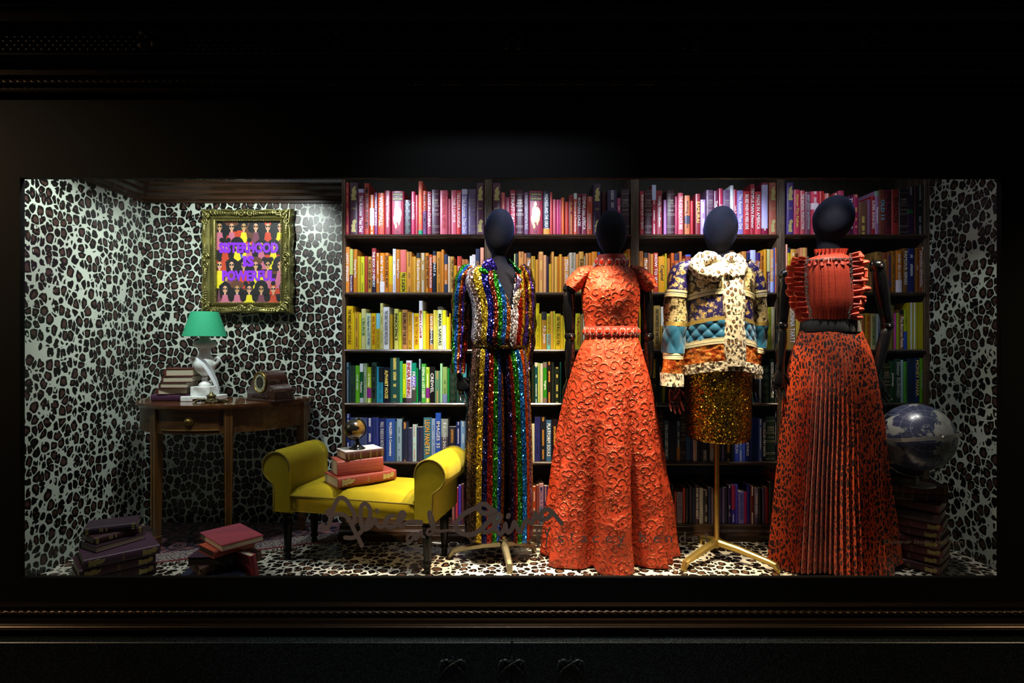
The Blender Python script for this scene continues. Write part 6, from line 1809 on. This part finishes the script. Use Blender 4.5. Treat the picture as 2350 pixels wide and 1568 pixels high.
# ---------------------------------------------------------------- 4: ruffled top, pleated leopard skirt
Y4 = 3.02
t4 = thing('mannequin', 'black-headed mannequin in an orange ruffled top and long pleated animal print skirt', 'mannequin', (XX(1905, Y4), Y4, 0), 'dressed mannequins')
head(t4, 1911, 447, 563, 86, Y4, 20, ryk=.98)
shell('neck', [(530,1872,1934,.05),(556,1876,1930,.05),(580,1874,1932,.052),(600,1868,1938,.06)], Y4, NAVY, t4, 40, 10, caps=(1,1))
n = NT('orange_chiffon'); v = n.obj(); f = n.noise(n.mapping(v, (1,1,.3)), 60, 4)
n.set(col=n.mix(f, lin('a82a0c'), lin('c83c14')), rough=.5, sheen=.12, sub=.05, normal=n.bump(f, .25, .004)); CHI = n.m
tp = [(588,1872,1938,.07),(596,1850,1950,.10),(612,1842,1956,.12),(650,1840,1958,.135),(690,1840,1958,.14),(720,1842,1956,.13),(738,1846,1954,.115)]
def tuck(th, py): 
    u = math.sin(th); return .0025*abs(math.sin(u*26)) if abs(th) < 1.3 else 0
tpo = shell('ruffled_top', tp, Y4, CHI, t4, 260, 50, tuck, thick=.002)
for u in (-.62, -.42, -.22, .18, .38, .58):     # scalloped lace rows running down the front
    mb = MB()
    th0 = math.asin(u)
    mb.grid(lambda i, j: surf(tp, Y4, th0+(.022+.010*abs(math.sin(j*.42)))*(i-1), 606+(734-606)*j/110, lambda *_: .004+(.003 if i == 1 else 0)), 3, 111); obj('lace_trim', mb, CHI, tpo, True)
def ruffle(nm, edge, outd, wid, amp, waves, m, parent, n_=240, k_=8, ph=0):
    mb = MB(); L = len(edge)-1
    def e(t): f = t*L; i = min(int(f), L-1); return edge[i].lerp(edge[i+1], f-i)
    def P(i, j):
        t = j/n_; s = i/k_; c = e(t); d = Vector(outd(t)).normalized(); tg = (e(min(1, t+.01))-e(max(0, t-.01))).normalized(); nn_ = d.cross(tg).normalized()
        w = wid*(.55+.45*math.sin(PI*min(1, max(0, t)))**.6)
        a = amp*s**.8*(math.sin(2*PI*waves*t+ph)+.45*math.sin(2*PI*waves*1.73*t+1+ph))
        return c+d*w*s*(1+.08*math.sin(2*PI*waves*.5*t))+nn_*a+tg*.5*amp*s*math.cos(2*PI*waves*t+ph)
    mb.grid(P, k_+1, n_+1); o = obj(nm, mb, m, parent, True); o.modifiers.new('thickness', 'SOLIDIFY').thickness = .0012; return o
def edge_line(pts, dpt): return [W(a, b, Y4-dpt) for a, b in pts]
lft = edge_line([(1850,592),(1846,612),(1846,640),(1848,670),(1852,700),(1858,733)], .115)
rgt = edge_line([(1948,584),(1950,604),(1950,632),(1950,665),(1947,700),(1944,733)], .115)
ruffle('ruffle', lft, lambda t: (-1, .35, .12-.2*t), .085, .020, 11, CHI, tpo); ruffle('ruffle', lft, lambda t: (-1, -.15, .05), .055, .016, 13, CHI, tpo, ph=2)
ruffle('ruffle', rgt, lambda t: (1, .30, .25-.3*t), .100, .022, 11, CHI, tpo, ph=1); ruffle('ruffle', rgt, lambda t: (1, -.25, .1), .062, .017, 13, CHI, tpo, ph=3)
# standing frill at the neck
fr = [surf(tp, Y4, a, 594, lambda *_: .0) for a in [-PI+2*PI*i/40 for i in range(41)]]
mb = MB(); nn = 260
mb.grid(lambda i, j: (lambda th: surf(tp, Y4, th, 598-26*i/6+3*math.cos(th), lambda *_: -.012+.010*(i/6)*math.sin(th*24)+.012*(i/6)))(-PI+2*PI*j/nn), 7, nn+1); o = obj('neck_frill', mb, CHI, tpo, True)
mb = MB(); mb.grid(lambda i, j: (lambda th: surf(tp, Y4, th, 600+14*i/6+2*math.sin(th*17)*i/6, lambda *_: .006+.006*(i/6)*math.sin(th*26)))(-PI+2*PI*j/nn), 7, nn+1); obj('neck_frill', mb, CHI, tpo, True)
def sparkle(nm, pts, r, parent):
    mb = MB(); rr_ = random.Random(5)
    for i in range(len(pts)-1):
        a, b = pts[i], pts[i+1]; n_ = max(1, int((b-a).length/.0042))
        for q in range(n_):
            c = a.lerp(b, q/n_)+Vector((rr_.uniform(-r, r), rr_.uniform(-.003, .001), rr_.uniform(-.002, .002))); s = rr_.uniform(.002, .0036)
            mb.box(c.x-s, c.x+s, c.y-s, c.y+s, c.z-s, c.z+s)
    obj(nm, mb, RHI, parent)
sparkle('beaded_trim', [p+Vector((0, -.012, 0)) for p in lft], .006, tpo); sparkle('beaded_trim', [p+Vector((0, -.012, 0)) for p in rgt], .006, tpo)
sparkle('beaded_trim', [surf(tp, Y4, a, 599+3*math.cos(a), lambda *_: .012) for a in [-1.5+3*i/30 for i in range(31)]], .004, tpo)
shell('waistband', [(733,1842,1964,.118),(738,1840,1966,.122),(757,1838,1969,.126),(762,1838,1970,.124)], Y4, mat('black_satin', '0a0b14', .7, 0, .2, 30, .1, sheen=.3), t4, 64, 6)
# pleated skirt
n = NT('pleated_leopard_lame'); v = n.obj(); nz = n.noise(v, 14, 2, out=1)
w_ = n('VectorMath', operation='SCALE'); n.l.new(nz, w_.inputs[0]); w_.inputs['Scale'].default_value = .03
q_ = n('VectorMath', operation='ADD'); n.l.new(n.mapping(v, (1.7, 1.7, .8)), q_.inputs[0]); n.l.new(w_.outputs[0], q_.inputs[1])
ed = n.voro(q_.outputs[0], 36, 'DISTANCE_TO_EDGE', rnd=.9); f = n.noise(v, 60, 3)
dk = n.math('GREATER_THAN', n.math('ADD', ed, n.math('MULTIPLY', n.math('SUBTRACT', f, .5), .35)), .13)
f1 = n.voro(q_.outputs[0], 36, rnd=.9); ht = n.math('LESS_THAN', f1, .17)
glm = n.math('GREATER_THAN', n.noise(n.mapping(v, (1,1,.25)), 420, 2), .68)
c = n.mix(dk, lin('c04618'), n.mix(ht, lin('161018'), lin('5c2414')))
n.set(col=n.mix(n.math('MULTIPLY', glm, .45), c, lin('d8a868')), rough=.36, metal=n.math('MULTIPLY', glm, .7), spec=.5, sheen=.1); PLM = n.m
sk4 = [(758,1838,1970,.122),(775,1832,1976,.14),(820,1818,1990,.17),(900,1805,2000,.195),(1000,1796,2010,.195),(1100,1786,2018,.20),(1200,1777,2030,.205),(1260,1771,2037,.21),(1282,1769,2040,.21)]
NPL = 74
def pleat(th, py):
    g = min(1, max(.12, (py-758)/220)); tri = 2*abs(((th*NPL/(2*PI)) % 1)-.5)
    big = .016*math.sin(th*5+.6)+.012*math.sin(th*9+2)+.012*math.sin(th*3-1)
    gg = min(1, max(0, (py-800)/420))
    return .036*g*(tri-.5)+gg*big
shell('pleated_skirt', sk4, Y4, PLM, t4, NPL*8, 60, pleat, thick=.0015, curve=lambda th: 8*math.cos(th)+3*math.sin(th*4), smooth=False)
arm_chain(t4, [W(1803,632,Y4-.02), W(1794,748,Y4-.0), W(1790,848,Y4-.02)], .036, hand=(-.12, -.05, -1), side=-1)
arm_chain(t4, [W(2014,612,Y4-.02), W(2036,748,Y4+.0), W(2010,862,Y4-.03)], .037, hand=(.22, -.1, -1), side=1)
for sg, (a, b) in ((-1, (1820,640)), (1, (1998,612))):
    mb = MB(); mb.tube([W(a, b, Y4), W(a+sg*14, b, Y4-.01)], .028, 14); obj('shoulder_cap', mb, LAQ, t4, True)
stand(t4, (XX(1905, Y4), Y4), [(XX(1776, 3.05), 3.05), (XX(1935, 2.84), 2.84), (XX(2020, 3.2), 3.2)], .6)

# ================================================================ lettering fitted to its places
bpy.context.view_layer.update()
dg = bpy.context.evaluated_depsgraph_get()
for o, M, w, h, keep in TEXTS:
    me = bpy.data.meshes.new_from_object(o.evaluated_get(dg))
    xs_ = [v.co.x for v in me.vertices] or [0]; ys_ = [v.co.y for v in me.vertices] or [0]
    cx, cy, dx, dy = (min(xs_)+max(xs_))/2, (min(ys_)+max(ys_))/2, max(max(xs_)-min(xs_), 1e-4), max(max(ys_)-min(ys_), 1e-4)
    sx = w/dx; sy = h/dy
    if o.name.startswith('title'): sx = min(sx, sy*1.25)
    T_ = M @ Matrix.Diagonal((sx, sy, 1, 1)) @ Matrix.Translation((-cx, -cy, 0))
    me.transform(T_)
    nm = o.name.split('.')[0]; par = o.parent; props = {k: o[k] for k in ('label', 'category', 'group', 'kind') if k in o}
    cu = o.data; bpy.data.objects.remove(o); bpy.data.curves.remove(cu); me.name = nm
    q = bpy.data.objects.new(nm, me); C.objects.link(q)
    if par: q.parent = par
    for k, v_ in props.items(): q[k] = v_
